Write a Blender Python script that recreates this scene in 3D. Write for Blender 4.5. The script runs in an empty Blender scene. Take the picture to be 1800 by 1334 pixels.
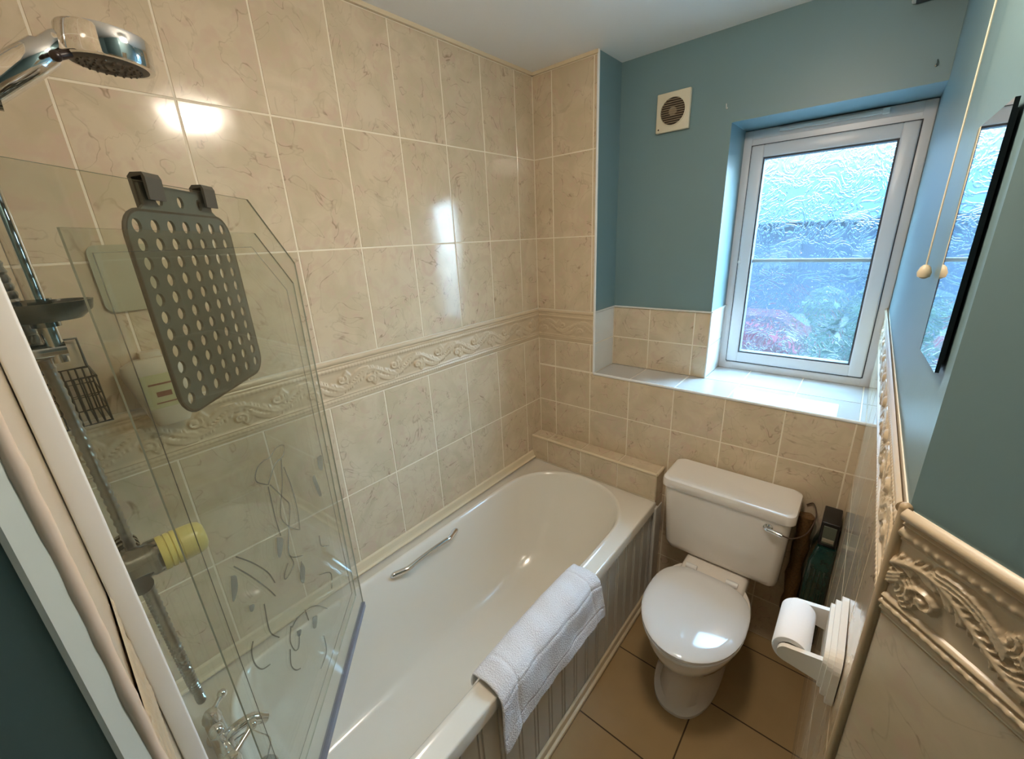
import bpy, bmesh, math, random
import numpy as np
from mathutils import Vector, Matrix
random.seed(7)
S = bpy.context.scene
COL = S.collection
PI = math.pi

# ------------------------------------------------------------------ camera
CAM = Vector((1.2557, -1.6679, 1.6766))
R = [(0.76338468, 0.64418949, -0.04757875), (0.17265284, -0.27446675, -0.94596987), (-0.62244263, 0.7139243, -0.32074485)]
cam_d = bpy.data.cameras.new('camera')
cam = bpy.data.objects.new('camera', cam_d); COL.objects.link(cam)
m = Matrix((( R[0][0], -R[1][0], -R[2][0], CAM.x), (R[0][1], -R[1][1], -R[2][1], CAM.y), (R[0][2], -R[1][2], -R[2][2], CAM.z), (0, 0, 0, 1)))
cam.matrix_world = m
cam_d.sensor_width = 36; cam_d.lens = 727.51 / 1800 * 36
cam_d.clip_start = 0.01; cam_d.clip_end = 300
S.camera = cam
# ------------------------------------------------------------------ world, light, exposure
S.view_settings.view_transform = 'Standard'; S.view_settings.look = 'None'
S.view_settings.exposure = 0.95; S.view_settings.gamma = 1
w = bpy.data.worlds.new('overcast_sky'); S.world = w; w.use_nodes = True
nt = w.node_tree; bg = nt.nodes['Background']
tc = nt.nodes.new('ShaderNodeTexCoord'); sx = nt.nodes.new('ShaderNodeSeparateXYZ'); cr = nt.nodes.new('ShaderNodeValToRGB')
nt.links.new(tc.outputs['Generated'], sx.inputs[0]); nt.links.new(sx.outputs['Z'], cr.inputs[0]); nt.links.new(cr.outputs[0], bg.inputs[0])
cr.color_ramp.elements[0].color = (0.66, 0.88, 1.0, 1); cr.color_ramp.elements[0].position = 0
cr.color_ramp.elements[1].color = (0.36, 0.68, 1.0, 1); cr.color_ramp.elements[1].position = 0.3
SKY = 0.62
st = nt.nodes.new('ShaderNodeMapRange'); st.inputs[1].default_value = 0.10; st.inputs[2].default_value = 0.40
st.inputs[3].default_value = SKY; st.inputs[4].default_value = SKY*19          # overcast sky, brightest overhead
nt.links.new(sx.outputs['Z'], st.inputs[0])
dt = nt.nodes.new('ShaderNodeVectorMath'); dt.operation = 'DOT_PRODUCT'; dt.inputs[1].default_value = Vector((0.58, 0.70, 0.44)).normalized()[:]
nt.links.new(tc.outputs['Generated'], dt.inputs[0])
lb = nt.nodes.new('ShaderNodeMapRange'); lb.interpolation_type = 'SMOOTHSTEP'; lb.inputs[1].default_value = 0.72; lb.inputs[2].default_value = 0.99; lb.inputs[3].default_value = 0; lb.inputs[4].default_value = 19.0   # out-of-view sky lobe, added to light the left wall, bath and towel
nt.links.new(dt.outputs['Value'], lb.inputs[0])
ad = nt.nodes.new('ShaderNodeMath'); ad.operation = 'ADD'; nt.links.new(st.outputs[0], ad.inputs[0]); nt.links.new(lb.outputs[0], ad.inputs[1])
nt.links.new(ad.outputs[0], bg.inputs[1])
pl = bpy.data.lights.new('window_sky_portal', 'AREA'); pl.shape = 'RECTANGLE'; pl.size = 0.56; pl.size_y = 1.0
pl.cycles.is_portal = True
po = bpy.data.objects.new('window_sky_portal', pl); COL.objects.link(po); po.location = (1.045, 0.50, 1.55); po.rotation_euler = (-PI/2, 0, 0)
LAMP_COL = (1.0, 0.86, 0.70); LAMP_STRENGTH = 37.0
LAMP = (0.99, -1.0, 2.339)

# ------------------------------------------------------------------ helpers
def s2l(c): 
    c = c/255.0
    return c/12.92 if c <= 0.04045 else ((c+0.055)/1.055)**2.4
def rgb(r, g, b): return (s2l(r), s2l(g), s2l(b), 1)

class MB:
    def __init__(s): s.v = []; s.f = []; s.mi = []; s.cur = 0; s.smooth = []
    def add(s, verts, faces, smooth=False):
        n = len(s.v); s.v += [tuple(map(float, p)) for p in verts]
        for f in faces: s.f.append([i+n for i in f]); s.mi.append(s.cur); s.smooth.append(smooth)
    def box(s, x0, x1, y0, y1, z0, z1, c=0.0):
        if c <= 0:
            v = [(x, y, z) for x in (x0, x1) for y in (y0, y1) for z in (z0, z1)]
            s.add(v, [(0,1,3,2),(4,6,7,5),(0,4,5,1),(2,3,7,6),(0,2,6,4),(1,5,7,3)]); return
        bm = bmesh.new(); bmesh.ops.create_cube(bm, size=1)
        for v in bm.verts: v.co = Vector(((x0+x1)/2+v.co.x*(x1-x0), (y0+y1)/2+v.co.y*(y1-y0), (z0+z1)/2+v.co.z*(z1-z0)))
        bmesh.ops.bevel(bm, geom=bm.edges[:], offset=c, segments=3, affect='EDGES', profile=0.5)
        s.bm(bm, True)
    def bm(s, bm, smooth=False):
        bm.verts.ensure_lookup_table(); bm.verts.index_update()
        s.add([v.co[:] for v in bm.verts], [[v.index for v in f.verts] for f in bm.faces], smooth); bm.free()
    def loft(s, rings, closed=True, cap0=False, cap1=False, smooth=True):
        n = len(rings[0]); V = [p for r in rings for p in r]; F = []
        for i in range(len(rings)-1):
            for j in range(n if closed else n-1):
                k = (j+1) % n
                F.append((i*n+j, i*n+k, (i+1)*n+k, (i+1)*n+j))
        if cap0: F.append(tuple(range(n))[::-1])
        if cap1: F.append(tuple((len(rings)-1)*n+j for j in range(n)))
        s.add(V, F, smooth)
    def tube(s, pts, r, n=10, cap=True, closed=False):
        pts = [Vector(p) for p in pts]; rings = []; N = len(pts)
        rr = r if isinstance(r, (list, tuple)) else [r]*N
        t0 = (pts[1]-pts[0]).normalized(); up = Vector((0,0,1)) if abs(t0.z) < 0.9 else Vector((1,0,0))
        a = t0.cross(up).normalized()
        for i, p in enumerate(pts):
            if closed: t = (pts[(i+1) % N]-pts[i-1]).normalized()
            else: t = (pts[min(i+1, N-1)]-pts[max(i-1, 0)]).normalized()
            a = (a - t*a.dot(t))
            a = a.normalized() if a.length > 1e-6 else t.orthogonal().normalized()
            b = t.cross(a)
            rings.append([p + (a*math.cos(2*PI*k/n) + b*math.sin(2*PI*k/n))*rr[i] for k in range(n)])
        if closed: rings.append(rings[0])
        s.loft(rings, True, cap and not closed, cap and not closed)
    def lathe(s, c, axis, prof, n=32, cap=True):
        c = Vector(c); ax = Vector(axis).normalized(); a = ax.orthogonal().normalized(); b = ax.cross(a)
        s.loft([[c + ax*h + (a*math.cos(2*PI*k/n)+b*math.sin(2*PI*k/n))*max(r, 1e-5) for k in range(n)] for r, h in prof], True, cap, cap)
    def ball(s, c, r, sc=(1,1,1), n=16):
        c = Vector(c); rings = []
        for i in range(n//2+1):
            th = PI*i/(n//2); rings.append([(c.x+r*sc[0]*max(math.sin(th), 1e-4)*math.cos(2*PI*k/n), c.y+r*sc[1]*max(math.sin(th), 1e-4)*math.sin(2*PI*k/n), c.z+r*sc[2]*math.cos(th)) for k in range(n)])
        s.loft(rings, True, True, True)
    def prism(s, poly, d, smooth=False):
        d = Vector(d); n = len(poly); P = [Vector(p) for p in poly]
        s.add(P + [p+d for p in P], [tuple(range(n))[::-1], tuple(range(n, 2*n))] + [(i, (i+1) % n, n+(i+1) % n, n+i) for i in range(n)], smooth)

def obj(name, mb, mats, parent=None, **props):
    me = bpy.data.meshes.new(name)
    off = Vector((0,0,0)); p = parent
    while p is not None: off += p.location; p = p.parent
    me.from_pydata([(x-off.x, y-off.y, z-off.z) for x, y, z in mb.v], [], mb.f)
    if not isinstance(mats, (list, tuple)): mats = [mats]
    for mt in mats: me.materials.append(mt)
    me.polygons.foreach_set('material_index', mb.mi)
    me.polygons.foreach_set('use_smooth', mb.smooth)
    me.update()
    bm = bmesh.new(); bm.from_mesh(me); bmesh.ops.recalc_face_normals(bm, faces=bm.faces); bm.to_mesh(me); bm.free()
    if any(mb.smooth) : 
        try: me.set_sharp_from_angle(angle=math.radians(40))
        except Exception: pass
    o = bpy.data.objects.new(name, me); COL.objects.link(o)
    if parent is not None: o.parent = parent
    for k, v in props.items(): o[k] = v
    return o
def struct(name, mb, mats, parent=None):
    o = obj(name, mb, mats, parent)
    if parent is None: o['kind'] = 'structure'
    return o
def thing(name, label, cat, loc=(0,0,0), group=None, kind=None):
    o = bpy.data.objects.new(name, None); COL.objects.link(o); o.location = loc
    o.empty_display_size = 0.05
    if kind: o['kind'] = kind
    else: o['label'] = label; o['category'] = cat
    if group: o['group'] = group
    return o
def tag(o, label, cat, group=None):
    o['label'] = label; o['category'] = cat
    if group: o['group'] = group
    return o

# ------------------------------------------------------------------ materials
def mat(name, col=(0.8,0.8,0.8,1), rough=0.5, metal=0.0, coat=0.0, spec=0.5, bump=None, var=None, emis=None):
    mt = bpy.data.materials.new(name); mt.use_nodes = True; n = mt.node_tree; b = n.nodes['Principled BSDF']
    b.inputs['Base Color'].default_value = col; b.inputs['Roughness'].default_value = rough; b.inputs['Metallic'].default_value = metal
    b.inputs['Coat Weight'].default_value = coat; b.inputs['Coat Roughness'].default_value = 0.05; b.inputs['Specular IOR Level'].default_value = spec
    tcn = n.nodes.new('ShaderNodeTexCoord')
    if var:
        sc, amt = var
        nz = n.nodes.new('ShaderNodeTexNoise'); nz.inputs['Scale'].default_value = sc; nz.inputs['Detail'].default_value = 4
        n.links.new(tcn.outputs['Object'], nz.inputs[0])
        mx = n.nodes.new('ShaderNodeMix'); mx.data_type = 'RGBA'
        mx.inputs[6].default_value = tuple(c*(1-amt) for c in col[:3])+(1,); mx.inputs[7].default_value = tuple(min(1, c*(1+amt)) for c in col[:3])+(1,)
        n.links.new(nz.outputs[0], mx.inputs[0]); n.links.new(mx.outputs[2], b.inputs['Base Color'])
    if bump:
        sc, st, di = bump
        nz = n.nodes.new('ShaderNodeTexNoise'); nz.inputs['Scale'].default_value = sc; nz.inputs['Detail'].default_value = 3
        n.links.new(tcn.outputs['Object'], nz.inputs[0])
        bp = n.nodes.new('ShaderNodeBump'); bp.inputs['Strength'].default_value = st; bp.inputs['Distance'].default_value = di
        n.links.new(nz.outputs[0], bp.inputs['Height']); n.links.new(bp.outputs[0], b.inputs['Normal'])
    if emis:
        b.inputs['Emission Color'].default_value = emis[0]; b.inputs['Emission Strength'].default_value = emis[1]
    return mt

def tile_material(name, c1, c2, c3, vein, rough, veins=0.7):
    mt = bpy.data.materials.new(name); mt.use_nodes = True; n = mt.node_tree; L = n.links.new; b = n.nodes['Principled BSDF']
    tcn = n.nodes.new('ShaderNodeTexCoord'); geo = n.nodes.new('ShaderNodeNewGeometry')
    mul = n.nodes.new('ShaderNodeVectorMath'); mul.operation = 'SCALE'; mul.inputs[3].default_value = 7.3
    cmb = n.nodes.new('ShaderNodeCombineXYZ')
    for i in range(3): L(geo.outputs['Random Per Island'], cmb.inputs[i])
    L(cmb.outputs[0], mul.inputs[0])
    add = n.nodes.new('ShaderNodeVectorMath'); L(tcn.outputs['Object'], add.inputs[0]); L(mul.outputs[0], add.inputs[1])
    n1 = n.nodes.new('ShaderNodeTexNoise'); n1.inputs['Scale'].default_value = 9; n1.inputs['Detail'].default_value = 5; n1.inputs['Distortion'].default_value = 0.8; L(add.outputs[0], n1.inputs[0])
    n2 = n.nodes.new('ShaderNodeTexNoise'); n2.inputs['Scale'].default_value = 20; n2.inputs['Detail'].default_value = 6; n2.inputs['Distortion'].default_value = 1.2
    sh = n.nodes.new('ShaderNodeVectorMath'); L(add.outputs[0], sh.inputs[0]); sh.inputs[1].default_value = (3.1, 8.2, 1.7); L(sh.outputs[0], n2.inputs[0])
    m1 = n.nodes.new('ShaderNodeMix'); m1.data_type = 'RGBA'; m1.inputs[6].default_value = c1; m1.inputs[7].default_value = c2
    r1 = n.nodes.new('ShaderNodeMapRange'); r1.inputs[1].default_value = 0.4; r1.inputs[2].default_value = 0.62; L(n1.outputs[0], r1.inputs[0]); L(r1.outputs[0], m1.inputs[0])
    m2 = n.nodes.new('ShaderNodeMix'); m2.data_type = 'RGBA'; m2.inputs[7].default_value = c3
    r2 = n.nodes.new('ShaderNodeMapRange'); r2.inputs[1].default_value = 0.5; r2.inputs[2].default_value = 0.7; L(n2.outputs[0], r2.inputs[0]); L(r2.outputs[0], m2.inputs[0]); L(m1.outputs[2], m2.inputs[6])
    # thin veins
    n3 = n.nodes.new('ShaderNodeTexNoise'); n3.inputs['Scale'].default_value = 6.5; n3.inputs['Detail'].default_value = 3; n3.inputs['Distortion'].default_value = 1.6; L(sh.outputs[0], n3.inputs[0])
    a = n.nodes.new('ShaderNodeMath'); a.operation = 'SUBTRACT'; a.inputs[1].default_value = 0.5; L(n3.outputs[0], a.inputs[0])
    ab = n.nodes.new('ShaderNodeMath'); ab.operation = 'ABSOLUTE'; L(a.outputs[0], ab.inputs[0])
    r3 = n.nodes.new('ShaderNodeMapRange'); r3.inputs[1].default_value = 0.0; r3.inputs[2].default_value = 0.014; r3.inputs[3].default_value = veins; r3.inputs[4].default_value = 0.0; L(ab.outputs[0], r3.inputs[0])
    vm = n.nodes.new('ShaderNodeMath'); vm.operation = 'MULTIPLY'; L(r3.outputs[0], vm.inputs[0]); L(r2.outputs[0], vm.inputs[1])
    va = n.nodes.new('ShaderNodeMath'); va.operation = 'MULTIPLY_ADD'; va.inputs[1].default_value = 0.3; L(r3.outputs[0], va.inputs[0]); L(vm.outputs[0], va.inputs[2])
    m3 = n.nodes.new('ShaderNodeMix'); m3.data_type = 'RGBA'; m3.inputs[7].default_value = vein; L(va.outputs[0], m3.inputs[0]); L(m2.outputs[2], m3.inputs[6])
    L(m3.outputs[2], b.inputs['Base Color'])
    b.inputs['Roughness'].default_value = rough; b.inputs['Specular IOR Level'].default_value = 0.5
    nb = n.nodes.new('ShaderNodeTexNoise'); nb.inputs['Scale'].default_value = 14; nb.inputs['Detail'].default_value = 1; L(tcn.outputs['Object'], nb.inputs[0])
    bp = n.nodes.new('ShaderNodeBump'); bp.inputs['Strength'].default_value = 0.25; bp.inputs['Distance'].default_value = 0.002; L(nb.outputs[0], bp.inputs['Height']); L(bp.outputs[0], b.inputs['Normal'])
    return mt

M_tile = tile_material('marbled_beige_tile', rgb(216,197,168), rgb(204,186,156), rgb(210,184,160), rgb(152,130,104), 0.12)
M_border = mat('beige_relief_tile', rgb(206,185,154), 0.3, var=(18, 0.07))
M_grout = mat('cream_grout', rgb(238,226,204), 0.7)
M_trimcream = mat('cream_tile_trim', rgb(222,204,172), 0.3)
M_beadtan = mat('tan_tile_bead', rgb(190,165,130), 0.3)
M_paint = mat('blue_wall_paint', rgb(116,143,147), 0.4, bump=(60, 0.15, 0.001), var=(3, 0.03))
M_ceil = mat('white_ceiling_paint', rgb(240,238,234), 0.85, bump=(150, 0.2, 0.001))
M_white = mat('white_gloss_paint', rgb(232,232,230), 0.35)
M_upvc = mat('white_upvc', rgb(222,222,224), 0.3)
M_gasket = mat('dark_gasket', rgb(70,72,78), 0.6)
M_acryl = mat('white_bath_acrylic', rgb(234,226,212), 0.16, coat=0.4)
M_panel = mat('white_panel_board', rgb(214,210,202), 0.35)
M_ceram = mat('white_ceramic', rgb(236,228,218), 0.1, coat=0.6)
M_seat = mat('white_toilet_seat_plastic', rgb(234,232,230), 0.09, coat=0.5)
M_chrome = mat('chrome', (0.78,0.78,0.78,1), 0.08, metal=1.0)
M_hose = mat('chrome_hose_metal', (0.42,0.42,0.40,1), 0.28, metal=1.0)
M_darkchrome = mat('dark_chrome', (0.35,0.35,0.33,1), 0.15, metal=1.0)
M_black = mat('black_plastic', rgb(22,20,20), 0.35)
M_dark = mat('dark_rubber_face', rgb(70,66,62), 0.45)
M_greymat = mat('grey_green_rubber', rgb(84,92,86), 0.5, var=(30, 0.06))
M_towel = mat('white_terry_towel', rgb(240,237,240), 0.95, bump=(260, 1.0, 0.004))
M_paper = mat('white_toilet_paper', rgb(245,246,250), 0.95, bump=(300, 0.2, 0.001))
M_card = mat('grey_cardboard', rgb(120,112,105), 0.9)
M_plastic = mat('ivory_white_plastic', rgb(232,226,216), 0.3)
M_fan = mat('yellowed_white_plastic', rgb(222,212,186), 0.4)
M_fandark = mat('brown_fan_cavity', rgb(60,48,36), 0.8)
M_fanslat = mat('brownish_fan_slats', rgb(140,124,100), 0.6)
M_yellow = mat('pale_yellow_plastic', rgb(228,212,130), 0.3, coat=0.3)
M_greyplastic = mat('grey_translucent_plastic', rgb(128,132,120), 0.3)
M_bottlew = mat('cream_plastic_bottle', rgb(205,192,170), 0.4)
M_label = mat('pale_green_label', rgb(188,184,140), 0.5)
M_labelred = mat('brown_print', rgb(130,80,60), 0.5)
M_wire = mat('dark_wire', rgb(88,84,72), 0.35, metal=0.4)
M_greenglass = mat('dark_green_plastic', rgb(22,52,44), 0.15, coat=0.5, var=(40, 0.4))
M_greenlabel = mat('grey_green_window', rgb(90,96,84), 0.25)
M_mirror = mat('mirror_silver', (0.9,0.93,0.93,1), 0.015, metal=1.0)
M_darkedge = mat('dark_mirror_edge', rgb(14,24,30), 0.3)
M_cord = mat('cream_cord', rgb(214,202,176), 0.7)
M_seal = mat('grey_rubber_seal', rgb(118,118,128), 0.4)
M_reddish = mat('red_button', rgb(150,60,70), 0.4)

# floor tiles: procedural grid of brown tiles with dark grout
def floor_material():
    mt = bpy.data.materials.new('brown_floor_tile'); mt.use_nodes = True; n = mt.node_tree; L = n.links.new; b = n.nodes['Principled BSDF']
    tcn = n.nodes.new('ShaderNodeTexCoord'); sp = n.nodes.new('ShaderNodeSeparateXYZ'); L(tcn.outputs['Object'], sp.inputs[0])
    def line(sock, off, per, wd):
        a = n.nodes.new('ShaderNodeMath'); a.operation = 'SUBTRACT'; a.inputs[1].default_value = off - 10*per; L(sock, a.inputs[0])
        d = n.nodes.new('ShaderNodeMath'); d.operation = 'DIVIDE'; d.inputs[1].default_value = per; L(a.outputs[0], d.inputs[0])
        f = n.nodes.new('ShaderNodeMath'); f.operation = 'FRACT'; L(d.outputs[0], f.inputs[0])
        g = n.nodes.new('ShaderNodeMath'); g.operation = 'SUBTRACT'; g.inputs[1].default_value = 0.5; L(f.outputs[0], g.inputs[0])
        h = n.nodes.new('ShaderNodeMath'); h.operation = 'ABSOLUTE'; L(g.outputs[0], h.inputs[0])
        k = n.nodes.new('ShaderNodeMath'); k.operation = 'GREATER_THAN'; k.inputs[1].default_value = 0.5 - wd/per/2; L(h.outputs[0], k.inputs[0])
        return k.outputs[0]
    lx = line(sp.outputs['X'], 1.024, 0.325, 0.005); ly = line(sp.outputs['Y'], -0.415, 0.325, 0.005)
    mx = n.nodes.new('ShaderNodeMath'); mx.operation = 'MAXIMUM'; L(lx, mx.inputs[0]); L(ly, mx.inputs[1])
    nz = n.nodes.new('ShaderNodeTexNoise'); nz.inputs['Scale'].default_value = 7; nz.inputs['Detail'].default_value = 5; L(tcn.outputs['Object'], nz.inputs[0])
    c = n.nodes.new('ShaderNodeMix'); c.data_type = 'RGBA'; c.inputs[6].default_value = rgb(160,133,90); c.inputs[7].default_value = rgb(178,150,108); L(nz.outputs[0], c.inputs[0])
    g = n.nodes.new('ShaderNodeMix'); g.data_type = 'RGBA'; L(mx.outputs[0], g.inputs[0]); L(c.outputs[2], g.inputs[6]); g.inputs[7].default_value = rgb(70,52,32)
    L(g.outputs[2], b.inputs['Base Color']); b.inputs['Roughness'].default_value = 0.35
    bp = n.nodes.new('ShaderNodeBump'); bp.invert = True; bp.inputs['Strength'].default_value = 0.5; bp.inputs['Distance'].default_value = 0.002; L(mx.outputs[0], bp.inputs['Height']); L(bp.outputs[0], b.inputs['Normal'])
    return mt
M_floor = floor_material()

# clear glass: see-through with a real Fresnel reflection
def clear_glass(name, tint, refl=1.0, edge=False):
    mt = bpy.data.materials.new(name); mt.use_nodes = True; n = mt.node_tree; L = n.links.new
    n.nodes.remove(n.nodes['Principled BSDF']); out = n.nodes['Material Output']
    t = n.nodes.new('ShaderNodeBsdfTransparent'); t.inputs[0].default_value = tint
    g = n.nodes.new('ShaderNodeBsdfGlossy'); g.inputs['Roughness'].default_value = 0.03; g.inputs[0].default_value = (refl, refl, refl, 1)
    fr = n.nodes.new('ShaderNodeFresnel'); ge = n.nodes.new('ShaderNodeNewGeometry')
    ir = n.nodes.new('ShaderNodeMapRange'); ir.inputs[3].default_value = 1.45; ir.inputs[4].default_value = 1/1.45   # same reflectance from either side of the sheet
    L(ge.outputs['Backfacing'], ir.inputs[0]); L(ir.outputs[0], fr.inputs[0])
    mx = n.nodes.new('ShaderNodeMixShader'); L(fr.outputs[0], mx.inputs[0]); L(t.outputs[0], mx.inputs[1]); L(g.outputs[0], mx.inputs[2]); L(mx.outputs[0], out.inputs[0])
    return mt
M_glass = clear_glass('clear_screen_glass', (0.955, 0.97, 0.95, 1), 0.8)
M_glassedge = mat('green_glass_edge', rgb(156,160,142), 0.25)
M_etch = mat('etched_glass_line', rgb(118,122,108), 0.6)
def mix_trans(name, col, fac, rough=0.5):
    mt = bpy.data.materials.new(name); mt.use_nodes = True; n = mt.node_tree; L = n.links.new; b = n.nodes['Principled BSDF']; out = n.nodes['Material Output']
    b.inputs['Base Color'].default_value = col; b.inputs['Roughness'].default_value = rough
    t = n.nodes.new('ShaderNodeBsdfTransparent'); mx = n.nodes.new('ShaderNodeMixShader'); mx.inputs[0].default_value = fac
    L(t.outputs[0], mx.inputs[1]); L(b.outputs[0], mx.inputs[2]); L(mx.outputs[0], out.inputs[0]); return mt
M_etchsoft = mix_trans('frosted_etch', rgb(130,134,120), 0.35)
M_etchline = mix_trans('etched_line', rgb(108,112,98), 0.3)

def obscured_glass():
    mt = bpy.data.materials.new('obscured_window_glass'); mt.use_nodes = True; n = mt.node_tree; L = n.links.new
    n.nodes.remove(n.nodes['Principled BSDF']); out = n.nodes['Material Output']
    tcn = n.nodes.new('ShaderNodeTexCoord')
    wz = n.nodes.new('ShaderNodeTexNoise'); wz.inputs['Scale'].default_value = 13; wz.inputs['Detail'].default_value = 2; wz.inputs['Distortion'].default_value = 3.5; L(tcn.outputs['Object'], wz.inputs[0])
    a = n.nodes.new('ShaderNodeMath'); a.operation = 'SUBTRACT'; a.inputs[1].default_value = 0.5; L(wz.outputs[0], a.inputs[0])
    ab = n.nodes.new('ShaderNodeMath'); ab.operation = 'ABSOLUTE'; L(a.outputs[0], ab.inputs[0])
    r = n.nodes.new('ShaderNodeMapRange'); r.interpolation_type = 'SMOOTHSTEP'; r.inputs[1].default_value = 0; r.inputs[2].default_value = 0.11; L(ab.outputs[0], r.inputs[0])
    bp = n.nodes.new('ShaderNodeBump'); bp.inputs['Strength'].default_value = 1.0; bp.inputs['Distance'].default_value = 0.0026; L(r.outputs[0], bp.inputs['Height'])
    rf = n.nodes.new('ShaderNodeBsdfRefraction'); rf.inputs['Roughness'].default_value = 0.10; rf.inputs['IOR'].default_value = 1.2; L(bp.outputs[0], rf.inputs['Normal'])
    t = n.nodes.new('ShaderNodeBsdfTransparent'); mx = n.nodes.new('ShaderNodeMixShader'); mx.inputs[0].default_value = 0.74
    L(t.outputs[0], mx.inputs[1]); L(rf.outputs[0], mx.inputs[2])
    g = n.nodes.new('ShaderNodeBsdfGlossy'); g.inputs['Roughness'].default_value = 0.1; L(bp.outputs[0], g.inputs['Normal'])
    m2 = n.nodes.new('ShaderNodeMixShader'); m2.inputs[0].default_value = 0.05; L(mx.outputs[0], m2.inputs[1]); L(g.outputs[0], m2.inputs[2])
    tl = n.nodes.new('ShaderNodeBsdfTranslucent'); tl.inputs[0].default_value = (0.85, 0.95, 1.0, 1)
    m4 = n.nodes.new('ShaderNodeMixShader'); m4.inputs[0].default_value = 0.018; L(m2.outputs[0], m4.inputs[1]); L(tl.outputs[0], m4.inputs[2])
    L(m4.outputs[0], out.inputs[0]); return mt
M_obsc = obscured_glass()
M_clear = clear_glass('clear_outer_glass', (0.97,0.98,0.98,1), 0.5)

# ------------------------------------------------------------------ tile and relief builders
def tiles(mb, O, U, V, N, us, vs, gap=0.0044, t=0.005, c=0.0007):
    O, U, V, N = Vector(O), Vector(U), Vector(V), Vector(N)
    for u0, u1 in zip(us[:-1], us[1:]):
        for v0, v1 in zip(vs[:-1], vs[1:]):
            if u1-u0 < 0.008 or v1-v0 < 0.008: continue
            a0, a1, b0, b1 = u0+gap/2, u1-gap/2, v0+gap/2, v1-gap/2
            def ring(i, d): return [O+U*a+V*b+N*d for a, b in ((a0+i, b0+i), (a1-i, b0+i), (a1-i, b1-i), (a0+i, b1-i))]
            rs = ring(0, -t)+ring(0, -c)+ring(c, 0)
            mb.add(rs, [(0,1,5,4),(1,2,6,5),(2,3,7,6),(3,0,4,7),(4,5,9,8),(5,6,10,9),(6,7,11,10),(7,4,8,11),(8,9,10,11)])

def relief_table(nu=200, nv=150):
    P, Hh = 0.2, 0.15
    u = (np.arange(nu)+0.5)/nu*P; v = (np.arange(nv)+0.5)/nv*Hh
    UU, VV = np.meshgrid(u, v); H = np.zeros_like(UU)
    f = VV/Hh
    def ridge(c, wd, h): 
        x = np.clip(1-((f-c)/wd)**2, 0, 1); return h*np.sqrt(x)
    H = np.maximum(H, ridge(0.945, 0.055, 0.012))
    H = np.maximum(H, ridge(0.865, 0.022, 0.006))
    H = np.maximum(H, ridge(0.79, 0.045, 0.008+0.0012*np.sin(2*PI*UU/0.011)))
    H = np.maximum(H, ridge(0.725, 0.014, 0.003))
    H = np.maximum(H, ridge(0.17, 0.022, 0.006))
    H = np.maximum(H, ridge(0.105, 0.032, 0.007+0.0009*np.sin(2*PI*UU/0.011)))
    H = np.maximum(H, ridge(0.045, 0.02, 0.004))
    curves = []
    t = np.linspace(0, 1, 140); mid = 0.067
    def both(c, wd, h):
        curves.append((c, wd, h)); curves.append((np.stack([c[:, 0]+P/2, 2*mid-c[:, 1]], 1), wd, h))
    vy = lambda q: mid+0.023*np.sin(2*PI*(q+0.04))
    curves.append((np.stack([t*P, vy(t)], 1), 0.0030, 0.0080))
    # fringe of leaf strokes feathering off both sides of the vine
    for k in range(26):
        q = k/26; x0, y0 = q*P, vy(q)
        sl = 2*PI*0.021*np.cos(2*PI*(q+0.04))/P; ln = math.hypot(1, sl); tx, ty = 1/ln, sl/ln
        ph = 2*PI*(q+0.04)
        for sg in (1, -1):
            Lk = (0.013+0.016*max(0, -sg*math.sin(ph)))*(0.8+0.2*math.sin(k*2.3))
            s_ = np.linspace(0.15, 1, 14); cu = 0.9*s_**1.5
            both_x = x0+Lk*s_*(tx*0.75)-sg*Lk*cu*ty*0.7; both_y = y0+Lk*s_*(ty*0.75)+sg*Lk*cu*tx*0.75
            curves.append((np.stack([both_x, both_y], 1), 0.0019, 0.0066))
    # volute with a knob, filling each hollow of the vine
    a = np.linspace(0, 1.35, 90); r = 0.0155*(1-a/1.6)
    both(np.stack([0.145+r*1.15*np.cos(PI*0.75+2*PI*a), mid+0.012+r*0.95*np.sin(PI*0.75+2*PI*a)], 1), 0.0026, 0.0090)
    both(np.array([[0.145, mid+0.012], [0.1455, mid+0.0122]]), 0.0042, 0.0095)
    # nested shell arcs
    for k in range(5):
        th = np.linspace(-1.0, 0.9, 26); rr = 0.006+0.0058*k
        both(np.stack([0.010+rr*np.cos(th), mid-0.016+rr*np.sin(th)*0.85], 1), 0.0018, 0.0066)
    # long sweeping fronds
    for k in range(3):
        s_ = np.linspace(0, 1, 50); both(np.stack([0.048+0.07*s_, mid+0.033-0.0055*k-0.026*s_**2+0.005*np.sin(PI*s_)], 1), 0.0020, 0.0075)
    for c, wd, h in curves:
        D = np.full_like(UU, 9.0)
        for p in c:
            du = np.abs(UU-(p[0] % P)); du = np.minimum(du, P-du)
            D = np.minimum(D, du**2+(VV-p[1])**2)
        g = np.clip(1-D/(wd*1.5)**2, 0, 1)
        field = (f > 0.2) & (f < 0.71)
        H = np.where(field, np.maximum(H, h*np.sqrt(g)), H)
    for _ in range(2):
        H = (H+np.roll(H, 1, 1)+np.roll(H, -1, 1)+np.vstack([H[1:], H[-1:]])+np.vstack([H[:1], H[:-1]]))/5
    return H
RT = relief_table()
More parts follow.
